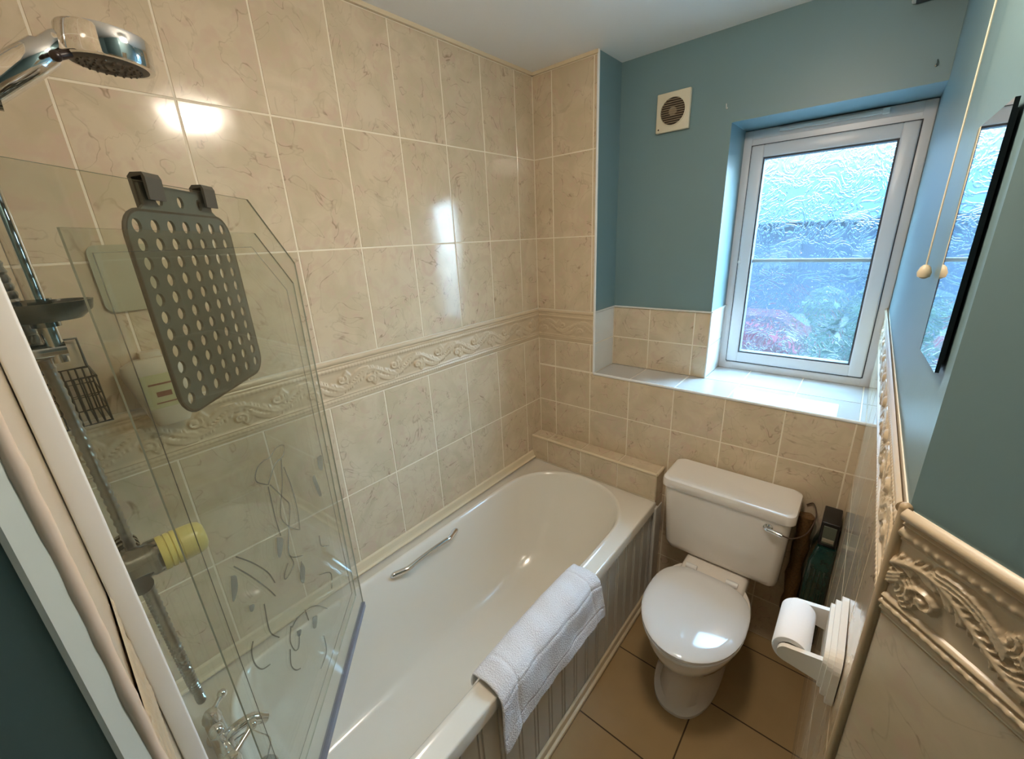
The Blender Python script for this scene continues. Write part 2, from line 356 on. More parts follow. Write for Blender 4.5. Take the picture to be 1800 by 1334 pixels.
def relief(mb, O, U, V, N, u0, u1, h, du, dv, phase=0.0, amp=1.0):
    O, U, V, N = [np.array(x, float) for x in (O, U, V, N)]
    nu = max(2, int(round((u1-u0)/du))+1); nv = max(2, int(round(h/dv))+1)
    us = np.linspace(u0, u1, nu); vs = np.linspace(0, h, nv)
    iu = ((us+phase) % 0.2)/0.2*200; iv = np.clip(vs/h*150, 0, 149).astype(int)
    Hs = RT[iv][:, iu.astype(int) % 200]*amp
    Hs[:, 0] = 0; Hs[:, -1] = 0
    P = O+us[None, :, None]*U+vs[:, None, None]*V+(Hs+0.0003)[..., None]*N
    verts = P.reshape(-1, 3).tolist()
    F = []
    for j in range(nv-1):
        for i in range(nu-1):
            k = j*nu+i; F.append((k, k+1, k+nu+1, k+nu))
    mb.add(verts, F, True)

# ------------------------------------------------------------------ dimensions
ZT, ZA, ZB, ZC, ZD, ZE, ZR, SILL = 2.339, 2.008, 1.673, 1.343, 1.191, 0.86, 0.54, 1.055
ZF = ZE-0.333; ZG = ZF-0.333
YN = -1.694          # shower end wall
WX = lambda y: 1.3255 - 0.0072*y     # right wall
Y1 = -1.08; X1 = WX(Y1)
TH = 0.12

# floor, ceiling
b = MB(); b.box(-0.1, 2.4, -2.8, 0.6, -0.1, 0.0); struct('floor', b, M_floor)
b = MB(); b.box(-0.1, 2.4, -2.8, 0.19+0.35, ZT, ZT+0.1); struct('ceiling', b, M_ceil)

# left wall
yV = [-(0.1215+0.2*k) for k in range(0, 9)]
ucuts = sorted([0.0]+[-y for y in yV if -y < -YN]+[-YN])
b = MB(); b.box(-TH, -0.0010, YN-TH, 0.0+TH, 0, ZT); wl = struct('wall_left', b, M_grout)
b = MB()
tiles(b, (0,0,0), (0,-1,0), (0,0,1), (1,0,0), ucuts, [ZC, ZB, ZA, ZT-0.012])
tiles(b, (0,0,0), (0,-1,0), (0,0,1), (1,0,0), ucuts, [ZG, ZF, ZE, ZD])
obj('wall_tiles', b, M_tile, wl)
b = MB(); relief(b, (0,0,ZD+0.0015), (0,-1,0), (0,0,1), (1,0,0), 0.001, -YN, ZC-ZD-0.003, 0.0028, 0.0028, 0.078, 0.55)
obj('border_tiles', b, M_border, wl)
b = MB(); b.box(0, 0.010, YN, 0, ZT-0.012, ZT); obj('ceiling_trim', b, M_trimcream, wl)

# far wall: tiled pier, low wall under the sill, recess
px = 0.32
b = MB(); b.box(-TH, px-0.001, 0.0010, 0.45, 0, ZT); b.box(px-0.001, 1.45, 0.0010, 0.45, 0, SILL-0.006)
wf = struct('wall_far', b, M_grout)
xc = [0.0]+[0.1+0.2*k for k in range(7) if 0.1+0.2*k < 1.325]+[1.325]
b = MB()
tiles(b, (0,0,0), (1,0,0), (0,0,1), (0,-1,0), [0.0, 0.1, 0.3, px], [ZC, ZB, ZA, ZT-0.012])
tiles(b, (0,0,0), (1,0,0), (0,0,1), (0,-1,0), [0.0, 0.1, 0.3, px], [SILL, ZD])
tiles(b, (0,0,0), (1,0,0), (0,0,1), (0,-1,0), xc, [0.0, ZG, ZF, ZE, SILL-0.004])
obj('wall_tiles', b, M_tile, wf)
b = MB(); relief(b, (0,0,ZD+0.0015), (1,0,0), (0,0,1), (0,-1,0), 0.001, px-0.004, ZC-ZD-0.003, 0.0028, 0.0028, 0.0, 0.5)
obj('border_tiles', b, M_border, wf)
b = MB(); b.box(0, px, -0.010, 0, ZT-0.012, ZT); obj('ceiling_trim', b, M_trimcream, wf)
b = MB(); b.tube([(px-0.001, -0.0005, SILL), (px-0.001, -0.0005, ZT)], 0.0055, 10); obj('corner_bead', b, M_white, wf)

# recess: side face of the pier (painted above, tiled below), painted back wall around the window
TT = 1.349     # top of recess tiles
RX, RH, YW = 0.765, 2.042, 0.40
b = MB(); b.box(px-0.002, px, 0.004, 0.19, TT, ZT)               # painted side of pier
b.box(px, RX, 0.19, 0.45, TT, ZT); b.box(RX, 1.40, 0.19, 0.45, RH, ZT)
b.box(px, RX, 0.1922, 0.45, SILL, TT)
wr = struct('wall_recess', b, M_paint)
b = MB()
rows = [SILL, 1.196, TT-0.006]
tiles(b, (0,0.19,0), (1,0,0), (0,0,1), (0,-1,0), [px, 0.50, 0.70, RX-0.001], rows, t=0.0035)
obj('recess_tiles', b, M_tile, wr)
b = MB(); b.box(px, RX, 0.1910, 0.1921, SILL, TT-0.005); obj('grout', b, M_grout, wr)
b = MB()
tiles(b, (px+0.001,0,0), (0,1,0), (0,0,1), (1,0,0), [0.004, 0.185], rows, t=0.0035)
tiles(b, (RX+0.001,0,0), (0,1,0), (0,0,1), (1,0,0), [0.192, YW], rows, t=0.0035)
b.box(px, RX, 0.183, 0.19, TT-0.006, TT); b.box(px, px+0.006, 0.0, 0.19, TT-0.006, TT); b.box(RX, RX+0.006, 0.186, YW, TT-0.006, TT)
b.tube([(RX, 0.189, SILL), (RX, 0.189, TT)], 0.004, 8)
obj('white_side_tiles', b, mat('pale_glazed_tile', rgb(222,220,214), 0.18, var=(12, 0.04)), wr)
# sill
b = MB()
tiles(b, (0,0,SILL), (1,0,0), (0,1,0), (0,0,1), [px, 0.50, 0.70, 0.905, 1.105, 1.305, 1.322], [0.006, 0.188])
tiles(b, (0,0,SILL), (1,0,0), (0,1,0), (0,0,1), [RX, 0.905, 1.105, 1.305, 1.322], [0.188, YW])
sl = obj('trim_1', b, mat('glazed_sill_tile', rgb(196,194,190), 0.07, coat=0.5, var=(10, 0.03))); sl['kind'] = 'structure'
b = MB(); b.tube([(px, 0.001, SILL-0.004), (1.326, 0.001, SILL-0.004)], 0.006, 10); obj('sill_nosing', b, M_white, sl)
b = MB(); b.box(px, RX, 0.004, 0.19, SILL-0.006, SILL-0.002); b.box(RX, 1.326, 0.004, YW, SILL-0.006, SILL-0.002); obj('sill_bed', b, M_grout, sl)

# right wall with slight slant, 45 degree return
def quadwall(b, p, q, z0, z1, th, out):   # vertical slab between plan points p,q ; thickness th along out
    p, q, out = Vector((*p, 0)), Vector((*q, 0)), Vector((*out, 0))*th
    b.prism([p+Vector((0,0,z0)), q+Vector((0,0,z0)), q+Vector((0,0,z1)), p+Vector((0,0,z1))], out)
BT, BB = 1.369, 1.2195
b = MB(); quadwall(b, (WX(0.47), 0.47), (X1, Y1), 0, ZT, 0.1, (1, 0))
wrt = struct('wall_right', b, M_paint)
rU = Vector((X1-WX(YW), Y1-YW, 0)).normalized(); rN = Vector((-1, -0.0072, 0)).normalized()
Ltot = (Vector((X1, Y1))-Vector((WX(YW), YW))).length
rO = Vector((WX(YW), YW, 0))+rN*0.004
b = MB(); quadwall(b, (WX(YW)-0.0018, YW), (X1-0.0018, Y1), 0.0, BT-0.004, 0.0017, (1,0)); obj('grout', b, M_grout, wrt)
b = MB()
rc = [0.0]+[YW-(-0.1-0.2*k)+0.0 for k in range(-2, 6)]
rc = [c for c in rc if c < Ltot-0.02]+[Ltot-0.004]
tiles(b, rO, rU, (0,0,1), rN, [c for c in rc if c >= 0.0], [0.0, BB-1.0, BB-0.666, BB-0.333, BB], t=0.0035)
obj('wall_tiles', b, M_tile, wrt)
b = MB(); relief(b, rO-rN*0.0015+Vector((0,0,BB+0.0015)), rU, (0,0,1), rN, 0.0, Ltot-0.004, BT-BB-0.002, 0.0022, 0.0022, 0.05, 0.7)
obj('border_tiles', b, M_border, wrt)
# 45 degree wall
dU = Vector((1, -1, 0)).normalized(); dN = Vector((-1, -1, 0)).normalized()
DL = 1.0
b = MB(); e = Vector((X1, Y1, 0))+dU*DL
quadwall(b, (X1, Y1), (e.x, e.y), 0, ZT, 0.1, (0.7071, 0.7071)); wd = struct('wall_diagonal', b, M_paint)
dO = Vector((X1, Y1, 0))+dN*0.004
b = MB(); f0 = Vector((X1, Y1, 0))+dN*0.0018; f1 = f0+dU*DL
quadwall(b, (f0.x, f0.y), (f1.x, f1.y), 0, BT-0.004, 0.0017, (0.7071, 0.7071)); obj('grout', b, M_grout, wd)
b = MB(); tiles(b, dO, dU, (0,0,1), dN, [0.004, 0.31, 0.51, 0.71, 0.91], [0.0, BB-1.0, BB-0.666, BB-0.333, BB], t=0.0035); obj('wall_tiles', b, M_tile, wd)
b = MB(); relief(b, dO-dN*0.0015+Vector((0,0,BB+0.001)), dU, (0,0,1), dN, 0.003, 0.55, BT-BB-0.001, 0.00125, 0.00125, 0.0, 1.0)
obj('border_tiles', b, M_border, wd)
b = MB(); cb = Vector((X1, Y1, 0))+dN*0.001; b.tube([(cb.x-0.002, cb.y, 0), (cb.x-0.002, cb.y, BT-0.004)], 0.0062, 12); b.ball((cb.x-0.002, cb.y, BT-0.004), 0.0064)
obj('corner_bead', b, M_beadtan, wd)

# shower end wall, its end and the lobby behind the camera
b = MB(); b.box(-TH, 0.884, YN-0.10, YN-0.0010, 0, ZT); ws = struct('wall_shower', b, M_grout)
b = MB(); uc = [0.0, 0.085, 0.285, 0.485, 0.685, 0.882]
tiles(b, (0,YN,0), (1,0,0), (0,0,1), (0,1,0), uc, [ZC, ZB, ZA, ZT-0.012]); tiles(b, (0,YN,0), (1,0,0), (0,0,1), (0,1,0), uc, [0, ZG, ZF, ZE, ZD]); obj('wall_tiles', b, M_tile, ws)
b = MB(); relief(b, (0,YN,ZD+0.0015), (1,0,0), (0,0,1), (0,1,0), 0.001, 0.882, ZC-ZD-0.003, 0.003, 0.003, 0, 0.22); obj('border_tiles', b, M_border, ws)
# ragged cream sealant bead on the wall corner, painted rounded corner strip, return wall
b = MB(); pts = []; rr = []
for i in range(160):
    z = i/159*ZT; pts.append((0.8865+0.0010*math.sin(z*33)*random.random(), YN-0.0035, z)); rr.append(0.0048+0.0010*random.random()*(1 if 1.1 < z < 1.6 else 0.4))
b.tube(pts, rr, 10); obj('sealant_bead', b, mat('cream_sealant', rgb(226,208,190), 0.6), ws)
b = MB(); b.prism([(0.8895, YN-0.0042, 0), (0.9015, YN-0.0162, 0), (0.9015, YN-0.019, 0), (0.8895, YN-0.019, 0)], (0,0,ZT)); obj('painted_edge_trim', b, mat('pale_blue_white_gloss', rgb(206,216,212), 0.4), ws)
b = MB(); b.prism([(0.889, YN-0.019, 0), (0.9, YN-0.019, 0), (0.9, YN-0.9, 0), (0.80, YN-0.9, 0), (0.80, YN-0.0964, 0), (0.884, YN-0.0964, 0), (0.884, YN-0.004, 0)], (0,0,ZT))
struct('wall_return', b, M_paint)
b = MB(); b.box(0.8, 2.2, YN-0.96, YN-0.86, 0, ZT); struct('wall_lobby', b, M_paint)
b = MB(); b.box(e.x-0.02, e.x+0.08, YN-0.9, e.y+0.02, 0, ZT); struct('wall_side', b, M_paint)

# tiled ledge at the far end of the bath
b = MB(); b.box(0.0, 0.684, -0.0828, -0.0005, 0.0, 0.672); lg = struct('trim_2', b, M_grout)
b = MB(); tiles(b, (0,-0.085,0), (1,0,0), (0,0,1), (0,-1,0), [0.001, 0.1, 0.3, 0.5, 0.686], [ZR, 0.668], t=0.002)
tiles(b, (0.6865,-0.085,0), (0,1,0), (0,0,1), (1,0,0), [0.0, 0.085], [0.2, ZR, 0.668], t=0.002)
tiles(b, (0,-0.079,0.6745), (1,0,0), (0,1,0), (0,0,1), [0.001, 0.1, 0.3, 0.5, 0.684], [0.0, 0.078], t=0.0024)
obj('ledge_tiles', b, M_tile, lg)
b = MB(); b.tube([(0.002, -0.083, 0.6705), (0.685, -0.083, 0.6705)], 0.0065, 10); b.tube([(0.685, -0.083, 0.6705), (0.685, -0.002, 0.6705)], 0.0065, 10); obj('ledge_bead', b, M_trimcream, lg)

# baseboard strip along the right wall foot is tile; window
def framebox(b, x0, x1, z0, z1, wd, y0, y1, c=0.003):
    b.box(x0, x0+wd, y0, y1, z0, z1, c); b.box(x1-wd, x1, y0, y1, z0, z1, c)
    b.box(x0+wd*0.9, x1-wd*0.9, y0, y1, z0, z0+wd, c); b.box(x0+wd*0.9, x1-wd*0.9, y0, y1, z1-wd, z1, c)
win = thing('window_1', None, None, (1.04, YW, SILL), kind='structure')
WX0, WX1, WZ0, WZ1 = 0.762, 1.3225, SILL-0.002, RH-0.002
b = MB(); framebox(b, WX0, WX1, WZ0, WZ1, 0.034, YW, YW+0.07, 0.004); framebox(b, WX0-0.01, WX1+0.012, WZ0-0.01, WZ1+0.02, 0.085, YW+0.022, YW+0.065, 0); b.box(WX0+0.03, WX1-0.03, YW+0.002, YW+0.03, WZ1-0.058, WZ1-0.03); obj('window_frame', b, M_upvc, win)
b = MB(); framebox(b, 0.797, 1.291, 1.092, 1.982, 0.046, YW-0.012, YW+0.05, 0.006); sash = obj('window_sash', b, M_upvc, win)
b = MB(); framebox(b, 0.8405, 1.2475, 1.136, 1.938, 0.0075, YW-0.009, YW+0.03, 0); obj('gasket', b, M_gasket, sash)
b = MB(); framebox(b, 0.7935, 1.2945, 1.0885, 1.9855, 0.0035, YW-0.0015, YW+0.004, 0); obj('gasket', b, M_gasket, sash)
b = MB(); b.box(0.842, 1.246, YW+0.014, YW+0.024, 1.532, 1.546, 0.002); obj('glazing_bar', b, mat('grey_glazing_bar', rgb(176,198,208), 0.4), sash)
b = MB(); b.cur = 0; x0, x1, z0, z1, y0, y1 = 0.834, 1.254, 1.130, 1.945, YW+0.026, YW+0.034
b.add([(x0,y0,z0),(x1,y0,z0),(x1,y0,z1),(x0,y0,z1)], [(0,1,2,3)]); b.cur = 1
b.add([(x0,y1,z0),(x1,y1,z0),(x1,y1,z1),(x0,y1,z1),(x0,y0,z0),(x1,y0,z0),(x1,y0,z1),(x0,y0,z1)], [(0,3,2,1),(0,1,5,4),(1,2,6,5),(2,3,7,6),(3,0,4,7)])
obj('window_pane', b, [M_obsc, M_clear], win)
b = MB(); b.box(0.885, 1.19, YW-0.014, YW, 2.019, 2.033, 0.003); b.box(1.185, 1.205, YW-0.017, YW, 2.016, 2.036, 0.003); obj('trickle_vent', b, M_white, win)
b = MB(); b.ball((0.803, YW-0.015, 1.536), 0.006, (1, 1, 1.4)); b.box(0.800, 0.806, YW-0.013, YW, 1.51, 1.56, 0.002); obj('window_catch', b, M_white, win)

# ------------------------------------------------------------------ bath
bath = thing('bathtub', 'long white acrylic bath against the tiled left wall with grooved white side panel', 'bath', (0.35, -0.89, 0))
BY0, BY1, BX0, BX1 = YN+0.002, -0.087, 0.002, 0.692
bcx, bcy = 0.345, -0.88
def ray_rect(th, x0, x1, y0, y1):
    c, s = math.cos(th), math.sin(th); t = 1e9
    if abs(c) > 1e-9: t = min(t, ((x1 if c > 0 else x0)-bcx)/c)
    if abs(s) > 1e-9: t = min(t, ((y1 if s > 0 else y0)-bcy)/s)
    return (bcx+t*c, bcy+t*s)
def stad(th, cx, ax, yf, bf, yn, bn, n=2.2):
    c, s = math.cos(th), math.sin(th)
    def inside(t):
        x, y = bcx+t*c-cx, bcy+t*s
        if y > yf: v = abs(x/ax)**n+abs((y-yf)/bf)**n
        elif y < yn: v = abs(x/ax)**n+abs((y-yn)/bn)**n
        else: v = abs(x/ax)
        return v < 1
    lo, hi = 0, 2.0
    for _ in range(40):
        md = (lo+hi)/2
        if inside(md): lo = md
        else: hi = md
    return (bcx+lo*c, bcy+lo*s)
angs = sorted(set([2*PI*k/120 for k in range(120)]+[math.atan2(y-bcy, x-bcx) % (2*PI) for x in (BX0, BX1) for y in (BY0, BY1)]))
def rr(i, z): return [(*ray_rect(a, BX0+i, BX1-i, BY0+i, BY1-i), z) for a in angs]
def ss(i, z, yf=-0.40, bf=0.30, yn=-1.50, bn=0.13, cx=0.345, ax=0.293, n=2.2): return [(*stad(a, cx, ax-i, yf, bf-i, yn, bn-i, n), z) for a in angs]
b = MB()
b.loft([rr(0.0, ZR-0.045), rr(0.0, ZR-0.006), rr(0.002, ZR-0.002), rr(0.006, ZR), ss(-0.004, ZR), ss(0.0, ZR+0.0025), ss(0.006, ZR+0.004), ss(0.013, ZR+0.001), ss(0.019, ZR-0.008), ss(0.026, ZR-0.025),
        ss(0.045, 0.44, -0.43), ss(0.075, 0.33, -0.50), ss(0.10, 0.24, -0.56, 0.32), ss(0.125, 0.19, -0.62, 0.32), ss(0.15, 0.168, -0.66, 0.32), ss(0.19, 0.16, -0.70, 0.32)], cap1=True)
obj('tub', b, M_acryl, bath)
# side panel with pairs of vertical grooves
b = MB(); prof = []; y = -0.09; px_ = 0.680
yy = [BY1+0.0]
cur = []
gy = BY1-0.02
cur.append((px_, BY1))
while gy > BY0+0.02:
    for o in (0.0, -0.016):
        g = gy+o; cur += [(px_, g+0.004), (px_-0.004, g+0.0015), (px_-0.004, g-0.0015), (px_, g-0.004)]
    gy -= 0.078
cur.append((px_, BY0))
cur += [(px_-0.018, BY0), (px_-0.018, BY1)]
b.prism([(x, y, 0.0) for x, y in cur], (0, 0, ZR-0.045)); obj('side_panel', b, M_panel, bath)
b = MB(); b.box(0.6805, 0.702, BY0, BY1+0.0, 0.0, 0.020, 0.005); b.box(0.6805, 0.692, BY0, BY1, 0.016, 0.05, 0.004); obj('plinth_strip', b, M_trimcream, bath)
b = MB(); b.box(0.6805, 0.690, BY1-0.0, -0.004, 0, ZR-0.05, 0.002); b.box(0.688, 0.699, -0.10, -0.07, 0.0, ZR-0.03, 0.003); obj('end_post', b, M_panel, bath)
# chrome grip on the wall side, inside the tub
b = MB(); hp = []
for i in range(21):
    t = i/20; s_ = math.sin(PI*t)
    hp.append((0.085+0.020*min(1, s_*2.2), -1.045+0.30*t, 0.512+0.010*s_))
b.tube(hp, [0.009+0.003*(1-math.sin(PI*i/20)) for i in range(21)], 12)
b.ball((0.083, -1.045, 0.511), 0.015, (0.8, 1.3, 0.8)); b.ball((0.083, -0.745, 0.511), 0.015, (0.8, 1.3, 0.8)); obj('grip_handle', b, M_chrome, bath)
b = MB(); b.lathe((0.345, -1.40, 0.1605), (0,0,1), [(0.034, 0), (0.034, 0.002), (0.028, 0.004), (0.012, 0.002), (0.0, 0.002)], 24); obj('waste_outlet', b, M_chrome, bath)
# wall seal moulding along the tub
b = MB()
for (yy0, yy1) in ((YN, -0.086),):
    p = [(0, ZR+0.0045), (0.020, ZR+0.0045), (0.021, ZR+0.010), (0.014, ZR+0.014), (0.011, ZR+0.020), (0.008, ZR+0.040), (0.0, ZR+0.044)]
    b.prism([(x, yy0, z) for x, z in p], (0, yy1-yy0, 0))
s_ = obj('bath_seal_strip', b, M_trimcream); s_['kind'] = 'structure'; s_.name = 'trim_3'

# ------------------------------------------------------------------ shower screen
A0 = Vector((0.167, -1.214, 0)); sd = Vector((0.73263, -0.68062, 0)); sn = Vector((0.68062, 0.73263, 0))
def SP(s, z, d=0.0): return A0+sd*s+sn*d+Vector((0, 0, z))
scr = thing('shower_screen', 'clear glass folding bath screen with etched roses standing on the bath rim', 'shower screen', (0.66, -1.675, ZR))
def pane(outline, d, t):
    b = MB(); P = [SP(s, z, d) for s, z in outline]; Q = [p-sn*t for p in P]; n = len(P)
    b.cur = 0; b.add(P, [tuple(range(n))]); b.add(Q, [tuple(range(n))[::-1]])
    b.cur = 1; b.add(P+Q, [(i, (i+1) % n, n+(i+1) % n, n+i) for i in range(n)]); return b
oA = [(0.0, 0.572), (0.682, 0.572), (0.682, 1.770), (0.158, 1.776), (-0.020, 1.645)]
oB = [(0.096, 0.70), (0.612, 0.715), (0.622, 1.709), (0.205, 1.711), (0.068, 1.604)]
obj('outer_pane', pane(oA, 0.0, 0.0035), [M_glass, M_glassedge], scr)
pb = obj('folded_inner_pane', pane(oB, 0.0195, 0.0025), [M_glass, M_glassedge], scr)
b = MB(); iB = [(0.125, 0.74), (0.588, 0.75), (0.595, 1.684), (0.235, 1.686), (0.118, 1.594)]
b.tube([SP(s, z, 0.0205) for s, z in iB], 0.0007, 5, closed=True); obj('etched_frame_line', b, M_etchline, pb)
b = MB(); P = [SP(-0.003, 0.556, 0.004), SP(0.60, 0.556, 0.004), SP(0.60, 0.575, 0.004), SP(-0.003, 0.575, 0.004)]; b.prism(P, -sn*0.012); obj('bottom_seal', b, M_seal, scr)
b = MB(); b.box(0.664, 0.702, YN+0.001, -1.6735, ZR+0.006, 1.80, 0.002); obj('hinge_post', b, mat('bright_white_profile', rgb(244,244,242), 0.4), scr)
POLYS = [[(0.394,1.27),(0.425,1.297),(0.412,1.314),(0.386,1.315),(0.362,1.309),(0.33,1.313),(0.3,1.302),(0.313,1.286),(0.352,1.287),(0.391,1.268)],[(0.393,1.265),(0.396,1.229),(0.398,1.195),(0.396,1.158)],[(0.323,1.284),(0.344,1.238),(0.377,1.193),(0.362,1.154),(0.325,1.115)],[(0.385,1.264),(0.35,1.21),(0.337,1.183),(0.363,1.145),(0.384,1.1),(0.335,1.057)],[(0.321,1.264),(0.311,1.212),(0.31,1.158),(0.321,1.112)],[(0.384,1.1),(0.379,1.072),(0.417,1.073),(0.419,1.085),(0.397,1.093)],[(0.53,1.226),(0.497,1.184),(0.466,1.135),(0.454,1.1)],[(0.541,1.217),(0.511,1.169),(0.479,1.111),(0.464,1.079)],[(0.24,1.031),(0.242,1.004),(0.203,0.971)],[(0.284,0.956),(0.227,0.907),(0.241,0.872)],[(0.553,1.076),(0.564,1.065),(0.565,1.04),(0.553,1.013),(0.532,0.996)],[(0.444,0.983),(0.46,0.962),(0.454,0.931),(0.439,0.921),(0.425,0.94)],[(0.467,0.95),(0.478,0.923),(0.468,0.896),(0.453,0.88)],[(0.335,0.827),(0.34,0.785),(0.382,0.784)],[(0.5,1.098),(0.507,1.044),(0.488,1.006)],[(0.382,0.956),(0.379,0.924)],[(0.442,0.977),(0.408,0.968),(0.342,0.924),(0.288,0.858)]]
LEAVES = [[(0.554,1.211),(0.543,1.2),(0.55,1.18),(0.567,1.174)],[(0.156,1.194),(0.126,1.183),(0.14,1.152),(0.16,1.167)],[(0.41,1.165),(0.391,1.145),(0.415,1.124),(0.422,1.135)],[(0.348,1.054),(0.341,1.027),(0.359,1.006),(0.369,1.027)],[(0.362,0.912),(0.341,0.894),(0.357,0.879),(0.369,0.891)],[(0.536,1.133),(0.524,1.123),(0.531,1.117),(0.538,1.123)],[(0.431,0.953),(0.415,0.94),(0.423,0.933),(0.432,0.942)],[(0.192,1.167),(0.178,1.109),(0.192,1.11),(0.206,1.165)]]
def catmull(p, n=6):
    out = []
    for i in range(len(p)-1):
        a, b_, c, d = p[max(i-1, 0)], p[i], p[i+1], p[min(i+2, len(p)-1)]
        for k in range(n):
            t = k/n
            out.append(tuple(0.5*((2*b_[j])+(-a[j]+c[j])*t+(2*a[j]-5*b_[j]+4*c[j]-d[j])*t*t+(-a[j]+3*b_[j]-3*c[j]+d[j])*t**3) for j in range(len(b_))))
    out.append(tuple(p[-1])); return out
b = MB()
for pl_ in POLYS: b.tube([SP(s, z, 0.0208) for s, z in catmull(pl_)], 0.0011, 5)
obj('etched_stems', b, M_etchline, scr)
b = MB()
for lf in LEAVES:
    c = catmull(lf+[lf[0]], 4)[:-1]; b.prism([SP(s, z, 0.0206) for s, z in c], sn*0.0006)
obj('etched_leaves', b, M_etchsoft, scr)

# perforated rubber mat hung over the screen top
mat_t = thing('perforated_rubber_mat', 'grey rubber bath mat full of oval holes hanging over the glass screen top', 'bath mat', tuple(SP(0.375, 1.45, 0.02)))
s0, s1, z0, z1 = 0.243, 0.495, 1.452, 1.737; tabs0, tabs1 = 0.284, 0.447
nc, nr = 7, 11
def rounded(s0, s1, z0, z1, r):
    pts = []
    for cx, cz, a0 in ((s1-r, z1-r, 0), (s0+r, z1-r, 90), (s0+r, z0+r, 180), (s1-r, z0+r, 270)):
        for k in range(7): a = math.radians(a0+15*k); pts.append((cx+r*math.cos(a), cz+r*math.sin(a)))
    return pts
bm = bmesh.new()
def edge_loop(pts):
    vs = [bm.verts.new((p[0], p[1], 0)) for p in pts]
    return [bm.edges.new((vs[i], vs[(i+1) % len(vs)])) for i in range(len(vs))]
out = rounded(s0, s1, z0, z1, 0.034)
# add the tab: replace the straight top run by a raised run
top = []
for i, p in enumerate(out):
    top.append(p)
    if i == 6: top += [(tabs1+0.012, z1), (tabs1, z1+0.008), (tabs1, 1.772), (tabs0, 1.772), (tabs0, z1+0.008), (tabs0-0.012, z1)]
E = edge_loop(top)
for j in range(nr):
    zc = z1-0.020-j*0.0243
    for i in range(nc):
        sc_ = s0+0.022+i*(s1-s0-0.044)/(nc-1)
        if j in (0,) and i in (0, nc-1): pass
        E += edge_loop([(sc_+0.0086*math.cos(2*PI*k/14), zc+0.0092*math.sin(2*PI*k/14)) for k in range(14)])
for i in range(3):
    E += edge_loop([(0.318+0.048*i+0.0075*math.cos(2*PI*k/14), 1.753+0.0085*math.sin(2*PI*k/14)) for k in range(14)])
bmesh.ops.triangle_fill(bm, use_beauty=True, use_dissolve=False, edges=E)
fs = bm.faces[:]
ext = bmesh.ops.extrude_face_region(bm, geom=fs)
for v in [g for g in ext['geom'] if isinstance(g, bmesh.types.BMVert)]: v.co.z += 0.004
bm.verts.index_update()
b = MB(); b.add([SP(v.co.x, v.co.y, -0.012+v.co.z) for v in bm.verts], [[v.index for v in f.verts] for f in bm.faces]); bm.free()
obj('mat_sheet', b, M_greymat, mat_t)
b = MB(); b.tube([SP(s, z, -0.010) for s, z in rounded(s0, s1, z0, z1, 0.034)], 0.0028, 6, closed=True); obj('rim_bead', b, mat('dark_mat_rim', rgb(66,62,52), 0.5), mat_t)
for sa, sb in ((0.284, 0.317), (0.417, 0.450)):
    b = MB(); prof = [(0.0035, 1.750), (0.0045, 1.778), (0.002, 1.784), (-0.012, 1.784), (-0.017, 1.779), (-0.016, 1.735), (-0.0125, 1.735), (-0.0125, 1.778), (0.0005, 1.780), (0.0008, 1.750)]
    b.prism([SP(sa, z, d) for d, z in prof], sd*(sb-sa)); obj('hook', b, mat('dark_mat_hook', rgb(72,70,62), 0.5), mat_t)

# ------------------------------------------------------------------ shower riser, handset, hose, valve
rail = thing('shower_riser_rail', 'vertical chrome shower rail on the end wall behind the glass screen', 'shower rail', (0.35, -1.653, 1.52))
b = MB(); b.tube([(0.35, -1.653, 1.535), (0.35, -1.653, 2.20)], 0.0105, 20); obj('pole', b, M_chrome, rail)
for z in (1.553, 2.18):
    b = MB(); b.tube([(0.35, YN+0.002, z), (0.35, -1.642, z)], 0.012, 16); b.lathe((0.35, YN+0.001, z), (0,1,0), [(0.024, 0), (0.024, 0.006), (0.016, 0.012)], 24); obj('wall_bracket', b, M_chrome, rail)
b = MB(); b.tube([(0.35, -1.653, 1.86), (0.35, -1.653, 1.91)], 0.019, 20); b.tube([(0.35, -1.653, 1.885), (0.352, -1.612, 1.883)], 0.017, 16); obj('slider', b, M_darkchrome, rail)
b = MB(); b.lathe((0.352, -1.648, 1.597), (0,0,1), [(0.0, 0), (0.036, 0.0), (0.050, 0.012), (0.054, 0.026), (0.050, 0.026), (0.046, 0.014), (0.034, 0.006), (0.0, 0.005)], 32)
obj('soap_dish', b, mat('grey_chromed_dish', rgb(120,120,114), 0.2, metal=0.6), rail)
b = MB(); b.tube([(0.35, -1.653, 1.588), (0.35, -1.653, 1.628)], 0.016, 16); obj('dish_clamp', b, M_darkchrome, rail)

hs = thing('shower_handset', 'round chrome shower head on its handle held by the wall rail', 'shower head', (0.352, -1.613, 1.88))
HC = Vector((0.372, -1.493, 1.938))
hax = Vector((0.05, 0.07, 1)).normalized()
b = MB(); b.lathe(HC, hax, [(0.046, 0.0), (0.0505, 0.0005), (0.0515, 0.002), (0.0505, 0.034), (0.049, 0.037), (0.040, 0.0385), (0.0, 0.039)], 64); obj('head', b, M_chrome, hs)
b = MB(); b.lathe(HC-hax*0.0012, hax, [(0.0, -0.001), (0.012, -0.001), (0.014, 0), (0.026, 0.0), (0.028, -0.001), (0.038, -0.001), (0.044, 0.001), (0.044, 0.003)], 36)
f_ = obj('face_plate', b, M_dark, hs)
b = MB()
for rr_, nn in ((0.034, 22), (0.026, 16), (0.018, 10), (0.008, 5)):
    for k in range(nn): a = 2*PI*k/nn; b.ball((HC.x+rr_*math.cos(a), HC.y+rr_*math.sin(a), HC.z-0.003-(0.05*rr_*math.cos(a)+0.07*rr_*math.sin(a))), 0.0018, n=6)
obj('nozzles', b, mat('grey_nozzles', rgb(120,112,104), 0.5), f_, kind='stuff')
